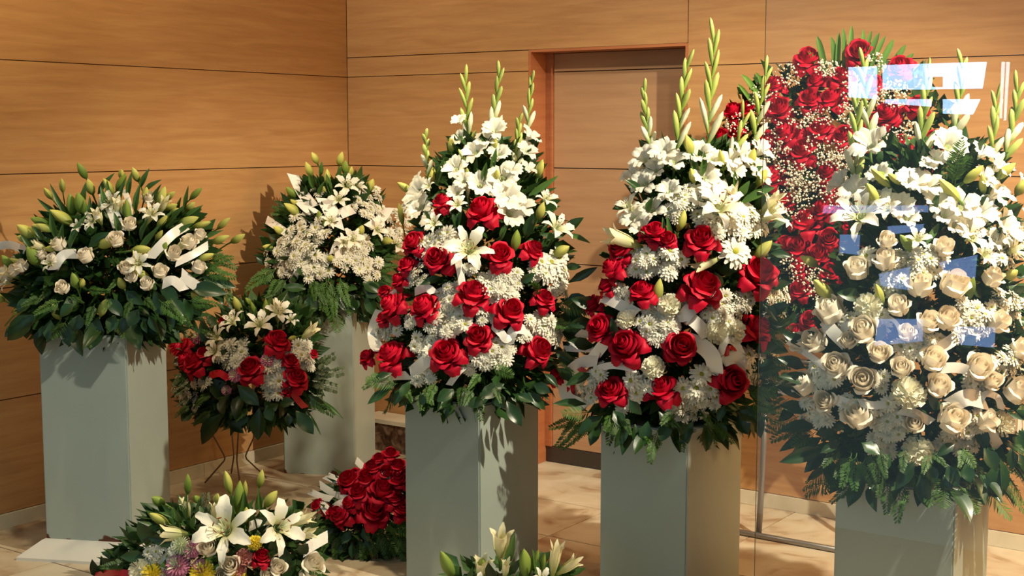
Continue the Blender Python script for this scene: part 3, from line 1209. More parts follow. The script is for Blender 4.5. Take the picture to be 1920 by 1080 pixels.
for poly, k in (([(1591, 126), (1644, 124), (1644, 186), (1591, 182)], 'sky1'),
                ([(1655, 122), (1747, 119), (1747, 168), (1655, 168)], 'sky1'),
                ([(1747, 119), (1768, 118), (1768, 144), (1747, 144)], 'sky1'), ([(1747, 163), (1768, 163), (1768, 167), (1747, 168)], 'sky1'),
                ([(1768, 118), (1850, 116), (1842, 166), (1768, 167)], 'sky1'),
                ([(1660, 186), (1746, 186), (1746, 200), (1660, 194)], 'sky1'), ([(1768, 186), (1838, 186), (1824, 215), (1768, 213)], 'sky1'),
                ([(1878, 116), (1884, 116), (1878, 222), (1874, 222)], 'sky3'), ([(1887, 116), (1893, 116), (1886, 226), (1882, 226)], 'sky3'),
                ([(1575, 440), (1612, 440), (1610, 478), (1574, 474)], 'sky2'), ([(1664, 424), (1732, 420), (1730, 433), (1666, 440)], 'sky2'),
                ([(1760, 492), (1832, 478), (1828, 522), (1772, 512)], 'sky2'), ([(1648, 514), (1706, 500), (1704, 544), (1652, 536)], 'sky2'),
                ([(1645, 598), (1730, 598), (1730, 640), (1640, 648)], 'sky2'), ([(1790, 612), (1866, 614), (1864, 652), (1800, 646)], 'sky2'),
                ([(1545, 385), (1740, 385), (1740, 398), (1542, 400)], 'sky2')):
    lobby_pane(poly, M[k])

# low block of brown marble against the back wall
Rf = Matrix((DB, -DV, Vector((0, 0, 1)))).transposed().to_4x4()
blk = MB().box(0, -.16, 0, .62, -.006, .15)
blk.box(-.008, -.168, .15, .628, .0, .172, 1)
o = new('stone_block', blk.mesh('stone_block', [M['dark_stone'], M['base_stone']], False), None, Matrix.Translation(room(.22, .012)) @ Rf)
tag(o, 'low mottled brown marble block with a pale slab on top, against the back wall', 'block')


# ------------------------------------------------------------------ pedestals
def pedestal(fx, Y, a, sL, sR, h, label, z0=0.0, plinth=False):
    Pc = at(fx, 800, Y)
    Pc.z = 0
    a = radians(a)
    Ld, Rd = Vector((-cos(a), sin(a), 0)), Vector((sin(a), cos(a), 0))
    ctr = Pc + Ld * sL / 2 + Rd * sR / 2
    e = empty('pedestal', ctr, label, 'pedestal', 'white flower pedestals')
    R = Matrix((-Ld, Rd, Vector((0, 0, 1)))).transposed().to_4x4()
    bm = bmesh.new()
    bmesh.ops.create_cube(bm, size=1, matrix=Matrix.Translation((0, 0, h / 2 + z0 / 2)) @ Matrix.Diagonal((sL, sR, h - z0, 1)))
    bmesh.ops.bevel(bm, geom=[x for x in bm.edges if abs(x.verts[0].co.z - x.verts[1].co.z) > .1 or x.verts[0].co.z > h - .01], offset=.005, segments=2, affect='EDGES')
    for v in bm.verts:
        v.co.z -= z0
    me = bpy.data.meshes.new('pedestal_body')
    bm.to_mesh(me)
    bm.free()
    me.materials.append(M['paint'])
    new('body', me, e, Matrix.Translation((0, 0, z0)) @ R)
    if plinth:
        x, y = sL / 2, sR / 2
        vs = []
        for f, z in ((.085, 0), (.085, .012), (.012, z0 - .004), (.0, z0)):
            vs += [(-x - f, -y - f, z), (x + f, -y - f, z), (x + f, y + f, z), (-x - f, y + f, z)]
        fs = [(3, 2, 1, 0), (12, 13, 14, 15)] + [(4 * k + i, 4 * k + (i + 1) % 4, 4 * k + 4 + (i + 1) % 4, 4 * k + 4 + i) for k in range(3) for i in range(4)]
        new('plinth', MB().add(vs, fs).mesh('pedestal_plinth', M['paint2'], False), e, R)
    return e


M['paint2'] = mat('white_plinth_paint', srgb(214, 210, 200), 0.35, noise=0.03, nscale=6)
pedestal(241, 5.265, 10, .37, .37, .90, 'white pedestal with flared plinth and rusty foot under the low lily bouquet', .07, True)
pedestal(665, 6.605, 10, .37, .37, .90, 'white pedestal with dark worn corner, standing in the room corner behind the wire stand')
pedestal(899, 4.78, 36, .352, .372, .72, 'white pedestal beside the red floor bouquet, under the leftmost gladiolus arrangement')
pedestal(1290, 4.58, 37, .358, .40, .665, 'white pedestal in front of the door, under the middle gladiolus arrangement')
pedestal(1797, 3.95, 33, .368, .415, .62, 'white pedestal carrying the all white rose and gladiolus arrangement')

# ------------------------------------------------------------------ wire stand under the small basket, easel behind the wreath
c0 = room(.21, 1.075)
st = empty('wire_stand', c0, 'thin bent wire flower stand with splayed legs between two white pedestals', 'stand')
b = MB()
zr = .40
rg = [Vector((.17 * cos(t), .17 * sin(t), zr)) for t in [i * pi / 12 for i in range(25)]]
new('ring', MB().tube(rg, .004, 6).mesh('wire_ring', M['wire']), st)
for k in range(4):
    a = radians(20 + 90 * k)
    d = Vector((cos(a), sin(a), 0))
    new('leg', MB().tube([d * .17 + Vector((0, 0, zr)), d * .15 + Vector((0, 0, .33)), d * .055 + Vector((0, 0, .135)), d * .05 + Vector((0, 0, .12)), d * .055 + Vector((0, 0, .105)), d * .15 + Vector((0, 0, .004))],
                         .0042, 6).mesh('wire_leg', M['wire']), st)

ez = empty('easel', room(2.85, .47), 'grey steel tube easel holding up the big red rose wreath', 'easel')
ep = lambda u, v, z: room(u, v, z) - ez.location


def bar(name, a, b_, r=.0125, m='steel'):
    new(name, MB().tube([a, b_], r, 10).mesh('easel_' + name, M[m]), ez)


bar('foot_bar', ep(2.35, .47, .0125), ep(3.35, .47, .0125))
bar('leg', ep(2.70, .455, .02), ep(2.665, .32, .75), .013)
bar('leg', ep(3.22, .455, .02), ep(3.15, .32, .75), .013)
bar('back_leg', ep(2.96, .06, .012), ep(2.94, .29, .75), .012)
bar('cross_bar', ep(2.64, .32, .74), ep(3.18, .32, .74), .012)
bar('mast', ep(2.94, .30, .74), ep(2.94, .15, 1.6), .012)
bar('side_foot', ep(2.35, .47, .0125), ep(2.42, .10, .0125), .0125)

# ------------------------------------------------------------------ 1 low lily bouquet on the far left pedestal
a = Arr('flower_arrangement', 'wide low bouquet of green lily buds and cream roses on the plinth pedestal', 'flower arrangement', 215, 5.45,
        [(345, 190, 270), (400, 95, 370), (450, 35, 425), (500, 5, 432), (550, 0, 425), (590, 20, 390), (625, 70, 330)], .55,
        'funeral flower arrangements', Vector((-1.57, 5.47, .90)))
a.foliage(2600, 44, .1, .80, top=405)
a.hem(30, 14, 54)
a.read('''
BG 162 334 145 304 15;B 98 373 82 352 13;B 118 360 115 334 12;B 174 364 164 335 17;B 212 363 193 334 14;BG 219 357 236 325 16;B 228 335 227 317 12
B 68 447 31 421 24;B 52 452 31 443 14;BG 90 420 56 408 16;B 100 432 60 421 15;B 135 420 93 393 20;BG 138 402 130 362 20;BG 158 402 145 360 22
BG 75 495 50 462 26;B 112 466 82 466 14;BG 22 502 3 478 18;B 44 494 18 485 10;B 186 462 214 448 20;BG 240 417 237 372 14
B 260 340 248 313 14;B 297 386 310 349 18;B 292 378 295 357 8;B 310 373 329 359 12;B 308 392 333 383 13;BG 357 373 379 352 12;B 349 394 366 379 13
B 336 421 373 407 18;B 362 426 396 416 13;B 408 429 432 408 12;B 398 454 431 442 14;B 434 454 460 439 14;B 248 470 283 466 19;BG 303 474 312 454 15
B 370 488 402 476 14;B 248 386 263 374 9;B 295 425 314 404 13;B 292 450 305 431 10;B 27 590 46 566 17;B 113 598 98 568 18;B 188 592 200 560 17
B 233 541 222 520 15;B 8 563 -14 553 18;B 281 524 249 502 16;B 370 560 358 548 12;BG 145 540 135 510 16;B 152 538 156 522 12
W 162 481 32;W 118 540 28;W 218 450 32;W 355 456 32;W 325 476 32;W 300 510 30;W 247 520 24;W 236 503 28;W 275 533 28;W 372 503 28;W 79 478 22
W 112 459 30;W 42 500 28;W 243 421 28;W 280 372 26;W 374 441 24;W 12 515 36;W 28 508 26;W 100 485 22
O 175 415 40;O 285 402 44;O 260 495 44;O 210 380 44;O 95 495 34;O 15 530 40;O 148 425 30
V 24 280 484 302 460 325 438 348 424;V 28 195 362 212 398 224 430;V 20 -14 464 18 459 48 470;V 24 100 506 110 488 122 477 144 476;V 26 340 514 362 532 390 548
V 24 305 532 325 526 346 544;V 20 330 492 360 478 390 460;V 14 232 356 240 375 244 402
N 128 410 92 345 11;N 118 408 68 374 12;N 185 365 208 325 14;N 225 385 228 340 13;N 265 350 276 318 12;N 270 362 296 335 13;N 345 395 352 350 9
N 335 398 338 370 10;N 345 410 376 384 10;N 310 420 330 405 12;N 110 450 92 398 16;N 130 470 155 400 18;N 120 470 115 420 18;L 165 465 205 435 24;N 240 370 244 325 12
N 150 395 160 345 14;N 205 385 200 340 12;N 320 415 345 385 12;N 285 385 300 345 12;N 60 470 40 440 12;N 380 450 415 430 10;N 255 480 300 420 14
L 70 590 6 635 42;L 55 605 45 632 32;L 80 610 72 664 28;L 130 605 128 648 36;L 185 595 168 657 38;L 100 610 98 636 26;L 45 600 8 632 22;L 95 600 90 640 26
L 355 540 420 545 32;L 380 520 437 535 26;L 290 545 310 592 36;L 300 540 335 560 28;L 345 560 360 602 24;L 365 560 372 592 24;L 322 580 320 622 16
L 350 585 350 612 16;L 280 590 292 624 18;L 245 590 225 622 26;L 268 600 272 622 14;L 215 590 205 622 26;L 150 590 140 620 26;L 260 580 240 612 28
L 140 570 110 590 26;L 200 560 230 590 26;L 320 560 345 590 26;L 235 545 265 570 24;L 60 560 30 585 26;L 395 540 420 570 22
C 190 420 178 392 26;C 218 405 222 372 26;C 300 400 312 370 24;C 275 420 285 392 26;C 90 470 60 455 22;C 120 470 98 452 24;C 245 500 262 478 26;C 330 470 352 452 24;C 30 520 5 505 26
N 200 400 190 350 13;N 255 400 258 345 14;N 175 420 165 370 13;N 300 430 318 395 12;N 330 440 360 418 12;N 85 450 60 425 12;N 225 440 215 400 14;N 265 450 275 410 14;B 205 385 196 360 14;B 270 375 275 350 14;B 320 400 340 392 13
F 390 490 432 482;F 380 500 436 522;F 350 560 400 572;F 130 550 152 566 20;F 160 540 200 546 24;F 80 560 40 572;F 120 565 60 582;F 215 480 226 500 18
F 250 560 230 592;F 300 560 340 602;F 210 560 190 582;F 330 570 350 612;F 180 570 160 606;F 230 520 200 540 24;F 270 555 285 580;F 100 540 70 560
F 395 470 440 500;F 400 500 430 560
''')

# ------------------------------------------------------------------ 2 lilies and daisies on the corner pedestal
a = Arr('flower_arrangement', 'round bouquet of white daisies and lilies on the pedestal in the room corner', 'flower arrangement', 625, 6.79,
        [(345, 575, 680), (375, 540, 710), (420, 515, 735), (480, 488, 742), (540, 500, 732), (590, 545, 695)], .75,
        'funeral flower arrangements', Vector((-.90, 6.78, .90)))
a.foliage(2000, 36, .2, .86)
a.hem(22, 14, 48)
a.read('''
B 595 306 584 285 13;B 585 330 573 303 14;B 636 310 642 284 14;BG 648 327 648 300 14;B 615 348 613 316 14;BG 556 370 536 350 15;B 562 402 532 381 16
B 560 385 544 374 10;B 532 438 512 424 14;B 514 465 492 462 13;B 690 360 700 335 16;B 675 440 680 422 14;B 610 360 606 350 12;BG 600 415 598 395 12
B 618 490 622 478 12;B 715 450 738 452 14;B 655 330 660 312 10;BG 608 425 612 405 12
O 650 350 48;O 635 375 38;O 660 450 44;O 742 462 52;O 706 432 40;O 620 415 34;O 668 352 36;O 645 455 34
K 575 430 38 11 24;K 525 485 36 11 25;K 555 460 34 9 24;K 588 497 32 11 23;K 690 380 34 11 20;K 655 470 28 9 22;K 694 505 26 9 21;K 745 420 30 9 20
K 675 455 20 6 20;K 600 440 14 3 20;K 700 395 20 6 18;K 595 360 14 3 16;K 655 490 24 6 20;K 545 500 24 6 22;K 720 400 18 5 18
V 26 550 328 566 360 588 388;V 36 608 372 622 400 630 426;V 26 628 406 650 396 662 392;V 20 500 412 520 425 536 436;V 22 690 426 715 410 730 390
V 16 545 532 555 515 560 500;V 18 625 475 632 460 636 490;V 24 560 375 575 390 590 400
N 600 330 604 305 10;N 630 345 640 312 12;N 598 372 606 340 12;N 640 340 650 320 10;N 570 375 597 397 14;N 620 365 612 325 12;N 590 355 578 325 10;N 665 360 672 330 10
L 575 542 530 538 20;L 560 555 525 562 32;L 600 555 570 587 32;L 660 560 668 582 24;L 690 550 700 592 26;L 680 540 714 550 32;L 680 530 708 545 24;L 660 555 665 587 24
L 500 495 482 482 18;L 545 550 540 585 24;L 620 560 620 590 26;L 640 550 650 585 26;L 700 530 735 555 24;L 530 540 505 560 24;L 585 560 590 592 22
F 525 505 455 535;F 530 520 500 560;F 535 540 495 552;F 615 520 620 602;F 620 520 600 582;F 640 520 655 572;F 630 540 625 592;F 705 500 748 502;F 705 510 742 542
F 700 520 706 562;F 545 395 508 396;F 545 405 512 388;F 590 520 585 562;F 600 530 610 570;F 520 510 470 520;F 540 525 515 545;F 715 480 750 480
''')

# ------------------------------------------------------------------ 3 small mixed basket on the wire stand
a = Arr('flower_arrangement', 'small mixed bouquet of red roses, lilies and pink blooms on the wire stand', 'flower arrangement', 470, 6.22,
        [(575, 440, 550), (610, 395, 590), (660, 340, 612), (710, 322, 612), (760, 340, 600), (785, 385, 560)], .55,
        'funeral flower arrangements', room(.21, 1.075, .41))
a.foliage(1600, 36, .2, .86)
a.hem(14, 6, 48, 765, .7)
a.read('''
O 438 605 50;O 487 610 56;O 522 585 48;O 408 635 46;O 405 660 40;C 566 634 594 612 28;O 545 600 28;C 520 605 520 565 26
B 452 585 438 555 14;BG 500 600 498 560 14;BG 470 570 460 558 10;B 555 632 540 636 10;BG 480 590 470 565 10
R 518 644 56;R 472 697 62;R 552 712 56;R 545 680 38;R 345 655 50;R 370 685 56;R 350 680 40;R 420 603 24;R 587 664 20;R 535 735 26;R 330 650 30;R 385 665 36
VR 18 392 705 412 700 430 712;VR 16 545 732 560 752 572 764;PK 502 676 28;PK 442 704 28;PK 375 633 30;PK 425 732 20
K 438 665 30 11 26;K 512 700 22 8 26;K 517 725 20 8 26;K 563 662 24 9 22;K 440 685 16 3 24;K 382 718 12 4 18;K 345 730 26 8 18;K 360 750 20 6 18;K 575 685 16 4 18
E 590 705 645 695;E 585 715 635 730;E 590 695 615 700;E 600 720 600 750;E 590 690 630 665;E 360 740 335 765;E 355 720 325 740;E 400 625 380 590;E 370 640 345 620
L 446 722 486 760 30;L 392 708 430 754 36;L 486 765 482 826 32;L 418 775 370 830 36;L 425 788 457 812 20;L 405 790 420 768 16;L 555 770 588 814 30;L 522 758 500 770 18
L 525 758 549 752 22;L 540 775 542 797 16;L 395 650 375 605 26;L 520 672 545 680 16;L 350 672 325 682 22;N 600 750 645 784 9;N 580 775 602 817 7;L 360 770 340 790 24
N 520 600 512 560 10;N 460 610 452 580 10;N 475 620 480 575 10;N 545 615 560 585 8;L 500 760 510 790 24;L 460 770 450 800 24;L 580 740 610 770 22
F 400 770 360 792;F 360 760 325 777;F 580 740 622 782;F 470 765 440 785;F 350 700 320 720;F 420 640 380 620
''')

# ------------------------------------------------------------------ 4 red and white gladiolus arrangement, left of the three
a = Arr('flower_arrangement', 'tall red rose and white gladiolus arrangement left of the door, beside the corner pedestal', 'flower arrangement', 880, 5.0,
        [(270, 835, 1000), (330, 790, 1025), (400, 765, 1055), (470, 745, 1080), (540, 722, 1085), (600, 705, 1080), (660, 695, 1075), (710, 695, 1055), (750, 725, 1030)], .75,
        'funeral flower arrangements', Vector((-.12, 5.04, .72)))
a.foliage(3200, 40, .05, .80)
a.hem(28, 16, 52)
a.read('''
G 880 290 872 145 0 14;G 922 265 936 133 0 14 8;G 988 245 997 147 0 12 7;G 966 325 973 225 0 13;G 802 330 798 253 0 13 7;G 877 372 868 295 0 13 6
Q 862 228 28;Q 862 262 32;Q 928 246 42;Q 912 265 38;Q 892 287 44;Q 935 290 40;Q 992 257 40;Q 985 285 38;Q 990 318 30;Q 855 318 44;Q 900 348 44;Q 942 335 50
Q 950 375 58;Q 975 390 48;Q 955 400 54;Q 788 365 54;Q 790 390 50;Q 858 362 34;Q 785 340 32;Q 960 320 34;Q 810 415 38;Q 925 355 34;Q 870 340 34;Q 770 385 34
B 848 285 845 257 13;B 770 358 745 342 14;B 812 328 812 313 10;B 1008 332 1018 298 15;B 1008 410 1020 378 17;BG 964 470 970 430 18;B 1038 478 1068 462 20;B 927 278 929 258 11
B 755 420 748 380 12;B 930 335 932 318 12;B 808 345 810 318 12
O 1042 430 66;O 880 470 88;O 858 385 38;O 1022 375 46;O 815 420 40;O 805 350 30
R 831 387 52;R 907 400 70;R 780 458 54;R 826 488 66;R 937 482 64;R 994 475 58;R 1018 565 50;R 885 557 70;R 953 587 68;R 743 577 66;R 800 580 64;R 752 528 40;R 765 500 42
R 738 672 70;R 692 672 40;R 840 667 74;R 897 635 62;R 1003 660 74;R 722 548 30;R 720 600 34
K 780 520 24 7 25;K 820 462 26 8 26;K 800 460 18 5 28;K 842 450 20 6 26;K 935 530 28 9 28;K 945 550 22 6 30;K 965 520 18 4 24;K 1040 503 30 7 40;K 1005 508 18 5 20
K 1050 545 16 3 28;K 850 590 34 14 28;K 838 560 24 8 24;K 825 620 28 9 26;K 905 590 18 5 24;K 1030 622 28 11 30;K 1010 605 18 6 26;K 728 615 20 6 26;K 772 600 12 4 20
K 795 650 26 8 26;K 940 662 24 8 28;K 905 672 14 4 30;K 880 690 10 2 22;K 790 700 22 5 24;K 733 690 10 2 18;K 880 505 10 3 18;K 985 630 10 3 20;K 862 545 16 4 24;K 915 520 14 3 22
V 18 858 483 863 510 868 542;V 32 770 702 795 680 818 664;V 26 868 622 872 605 878 593;V 20 922 608 940 625 950 636 962 620;V 26 953 647 965 618 992 620
V 28 714 582 700 618 704 648 716 644;V 20 735 592 700 628 712 657;V 22 710 722 730 706 768 704;V 14 715 577 728 560 744 545;V 20 778 547 800 540 814 550;V 16 842 722 858 700 870 688
N 820 345 832 295 12;N 905 340 912 305 13;N 922 320 930 280 12;N 992 366 1046 331 14;N 855 430 862 395 16;L 1058 440 1087 406 24;N 1065 440 1106 452 12;N 1062 475 1082 470 8
L 1060 500 1088 500 16;L 1065 530 1120 501 18;L 1055 570 1106 560 32;L 1000 595 970 605 26;L 830 520 790 530 16;L 985 450 1000 400 22;L 1062 620 1102 602 40
L 742 720 688 758 20;L 755 725 738 759 18;L 950 752 978 799 28;L 1000 720 1032 736 24;L 990 735 1022 766 22;L 945 720 900 747 32;L 870 735 880 762 24;L 850 730 820 752 26
L 905 745 885 762 22;L 1020 700 1047 722 16;L 925 735 945 765 26;L 800 735 790 757 22;L 770 715 750 745 22;L 970 740 1000 752 20;L 735 700 700 715 20
L 860 430 850 400 16;N 810 430 800 395 12;N 940 450 950 415 14;L 975 530 1000 515 18;L 880 610 870 640 18;L 1050 590 1098 600 30;L 1048 615 1095 640 30;L 1055 640 1085 670 26;L 1050 560 1100 585 28;L 1045 690 1075 715 24;L 1040 655 1082 690 24
FF 745 720 690 705;F 760 725 770 752;F 800 720 810 757;F 820 715 800 752;F 905 700 880 727;FF 920 690 960 702;F 890 730 870 757;F 1050 600 1102 622;FF 1040 570 1106 577
F 1060 610 1096 662;F 1010 545 1000 528;F 1000 560 1014 543;F 1040 680 1072 702;FF 1050 650 1074 692;F 790 735 785 767;F 930 720 940 752;F 720 700 680 725;F 1030 600 1080 610
''')

# ------------------------------------------------------------------ 5 red and white gladiolus arrangement, middle of the three
a = Arr('flower_arrangement', 'tall red rose and white gladiolus arrangement with big ribbon loops in front of the door', 'flower arrangement', 1275, 4.86,
        [(275, 1205, 1420), (340, 1180, 1440), (400, 1160, 1462), (470, 1130, 1480), (540, 1112, 1470), (600, 1100, 1462), (660, 1085, 1455), (720, 1080, 1440), (770, 1100, 1405), (812, 1125, 1375)], .72,
        'funeral flower arrangements', Vector((.56, 4.87, .665)))
a.foliage(3400, 42, .05, .80)
a.hem(30, 18, 56)
a.read('''
G 1219 285 1207 168 0 14;G 1268 285 1288 118 0 16;G 1326 275 1340 66 0 16 10;G 1352 322 1394 210 10 14 6;G 1412 272 1437 130 0 15 8
Q 1210 300 50;Q 1245 285 48;Q 1262 305 48;Q 1190 330 44;Q 1210 345 48;Q 1255 360 44;Q 1310 290 48;Q 1335 300 38;Q 1322 335 50;Q 1230 320 40;Q 1345 370 62;Q 1318 375 50;Q 1425 285 48
Q 1390 290 44;Q 1375 320 40;Q 1420 325 50;Q 1190 410 48;Q 1205 430 44;Q 1225 395 44;Q 1265 375 28;Q 1370 300 36;Q 1400 310 36
O 1180 390 52;O 1348 392 100;O 1440 405 94;C 1200 462 1136 438 46;C 1352 482 1296 508 32;C 1380 402 1372 345 32;C 1425 400 1467 360 30
B 1296 290 1286 252 17;B 1302 343 1295 315 15;B 1272 432 1284 393 18;B 1407 310 1415 278 16;B 1420 348 1438 317 18;B 1355 312 1350 280 13;B 1231 565 1238 521 20;B 1416 486 1448 451 22
D 1372 416 48;D 1378 472 58;K 1350 410 30 10 30;K 1405 415 34 10 32;K 1335 430 24 8 30;K 1300 370 22 8 24;K 1275 380 14 5 22;K 1265 400 16 5 22;K 1190 492 30 10 26;K 1215 488 26 8 26
K 1263 492 26 4 36;K 1255 512 14 3 22;K 1365 575 38 12 26;K 1335 590 16 5 22;K 1460 552 20 8 22;K 1452 585 18 6 22;K 1405 560 18 5 22;A 1255 573 42;K 1230 605 36 14 28;K 1245 620 24 7 28
K 1285 565 20 5 22;K 1163 552 22 6 22;A 1175 600 38;A 1340 622 44;A 1377 622 44;K 1100 725 30 12 24;A 1225 690 42;K 1195 725 22 4 36;K 1175 760 16 4 24;D 1315 702 40;D 1305 728 42;D 1280 728 38
K 1292 760 34 11 26;K 1330 745 20 6 26;D 1403 665 38;K 1436 680 24 8 26;K 1412 705 16 5 24;K 1450 655 10 3 22;K 1120 700 14 4 24;K 1385 420 20 5 30;K 1325 410 20 5 28
R 1315 455 72;R 1230 440 54;R 1252 452 46;R 1165 472 54;R 1155 510 62;R 1140 540 40;R 1206 552 58;R 1314 545 86;R 1420 518 84;R 1411 623 74;R 1113 572 44;R 1130 617 64;R 1178 652 78
R 1275 652 80;R 1148 735 64;R 1242 734 72;R 1368 718 76;R 1045 708 38;R 1215 440 40
VX 30 1102 762 1064 745 1060 710 1088 682 1122 674;V 26 1073 657 1085 635 1102 620;V 14 1058 653 1080 655 1112 655;V 28 1115 667 1128 650 1137 638;V 28 1133 558 1160 570 1192 587
V 24 1160 602 1175 590 1192 590;V 36 1276 604 1290 585 1302 573;V 32 1283 588 1310 610 1328 632;VX 40 1283 635 1315 648 1336 670 1342 704;VX 18 1350 667 1360 640 1378 642 1392 667
VR 20 1076 756 1070 728 1078 706 1098 692;VR 12 1362 668 1366 652 1380 654;V 34 1353 677 1380 670 1402 692;V 18 1118 692 1150 685 1192 692
N 1242 461 1202 432 12;N 1244 460 1245 410 14;N 1258 460 1252 405 12;N 1315 330 1322 285 15;N 1305 325 1298 290 16;L 1205 365 1175 335 18;L 1178 385 1152 388 18;N 1215 400 1222 370 16
N 1380 360 1378 320 12;N 1385 370 1405 340 18;N 1390 382 1452 350 20;L 1145 480 1123 478 16;L 1445 475 1482 478 18;L 1125 792 1106 836 24;L 1130 780 1083 809 28;L 1175 790 1155 840 24
L 1190 795 1197 840 24;L 1215 790 1206 834 28;L 1255 790 1239 828 28;L 1320 795 1331 845 28;L 1345 790 1359 826 26;L 1300 790 1274 832 24;L 1385 780 1402 814 30;L 1410 770 1431 820 26
L 1380 770 1422 792 26;L 1180 750 1200 777 22;L 1100 758 1040 753 18;L 1360 760 1345 787 18;L 1120 575 1073 560 26;L 1280 800 1290 830 24;L 1235 770 1260 800 26;L 1150 770 1170 800 26
L 1440 600 1470 620 22;L 1350 545 1340 510 24;L 1430 570 1460 600 20;L 1160 640 1145 600 18;L 1420 640 1440 610 18;L 1200 640 1215 610 18;L 1420 700 1462 690 30;L 1425 725 1470 740 30;L 1415 660 1460 640 28;L 1420 680 1468 715 28;L 1410 745 1455 775 30;L 1430 610 1475 600 28;L 1425 640 1478 660 28;L 1435 590 1480 570 24;L 1400 720 1440 760 28;L 1405 700 1448 672 26;L 1395 760 1430 790 28;L 1440 540 1482 530 24;L 1110 600 1070 610 24;L 1115 650 1065 640 26;L 1110 700 1062 720 22
F 1100 780 1040 832 26;FF 1110 770 1058 772;F 1090 790 1033 802;F 1110 790 1053 838 26;F 1420 700 1442 762;FF 1400 740 1452 732;F 1410 730 1462 752;F 1430 650 1452 712;FF 1420 770 1472 792
F 1250 780 1272 802;F 1270 770 1240 792;F 1170 780 1180 812;F 1440 620 1462 652;FF 1390 760 1442 782;F 1150 775 1130 802;F 1450 560 1475 600;F 1320 770 1340 800;F 1410 690 1475 685 40;F 1415 720 1478 725 40;FF 1420 650 1480 625 36;F 1405 745 1468 770 40;FF 1430 600 1485 615 34;F 1420 670 1482 690 40;F 1420 790 1455 815
''')

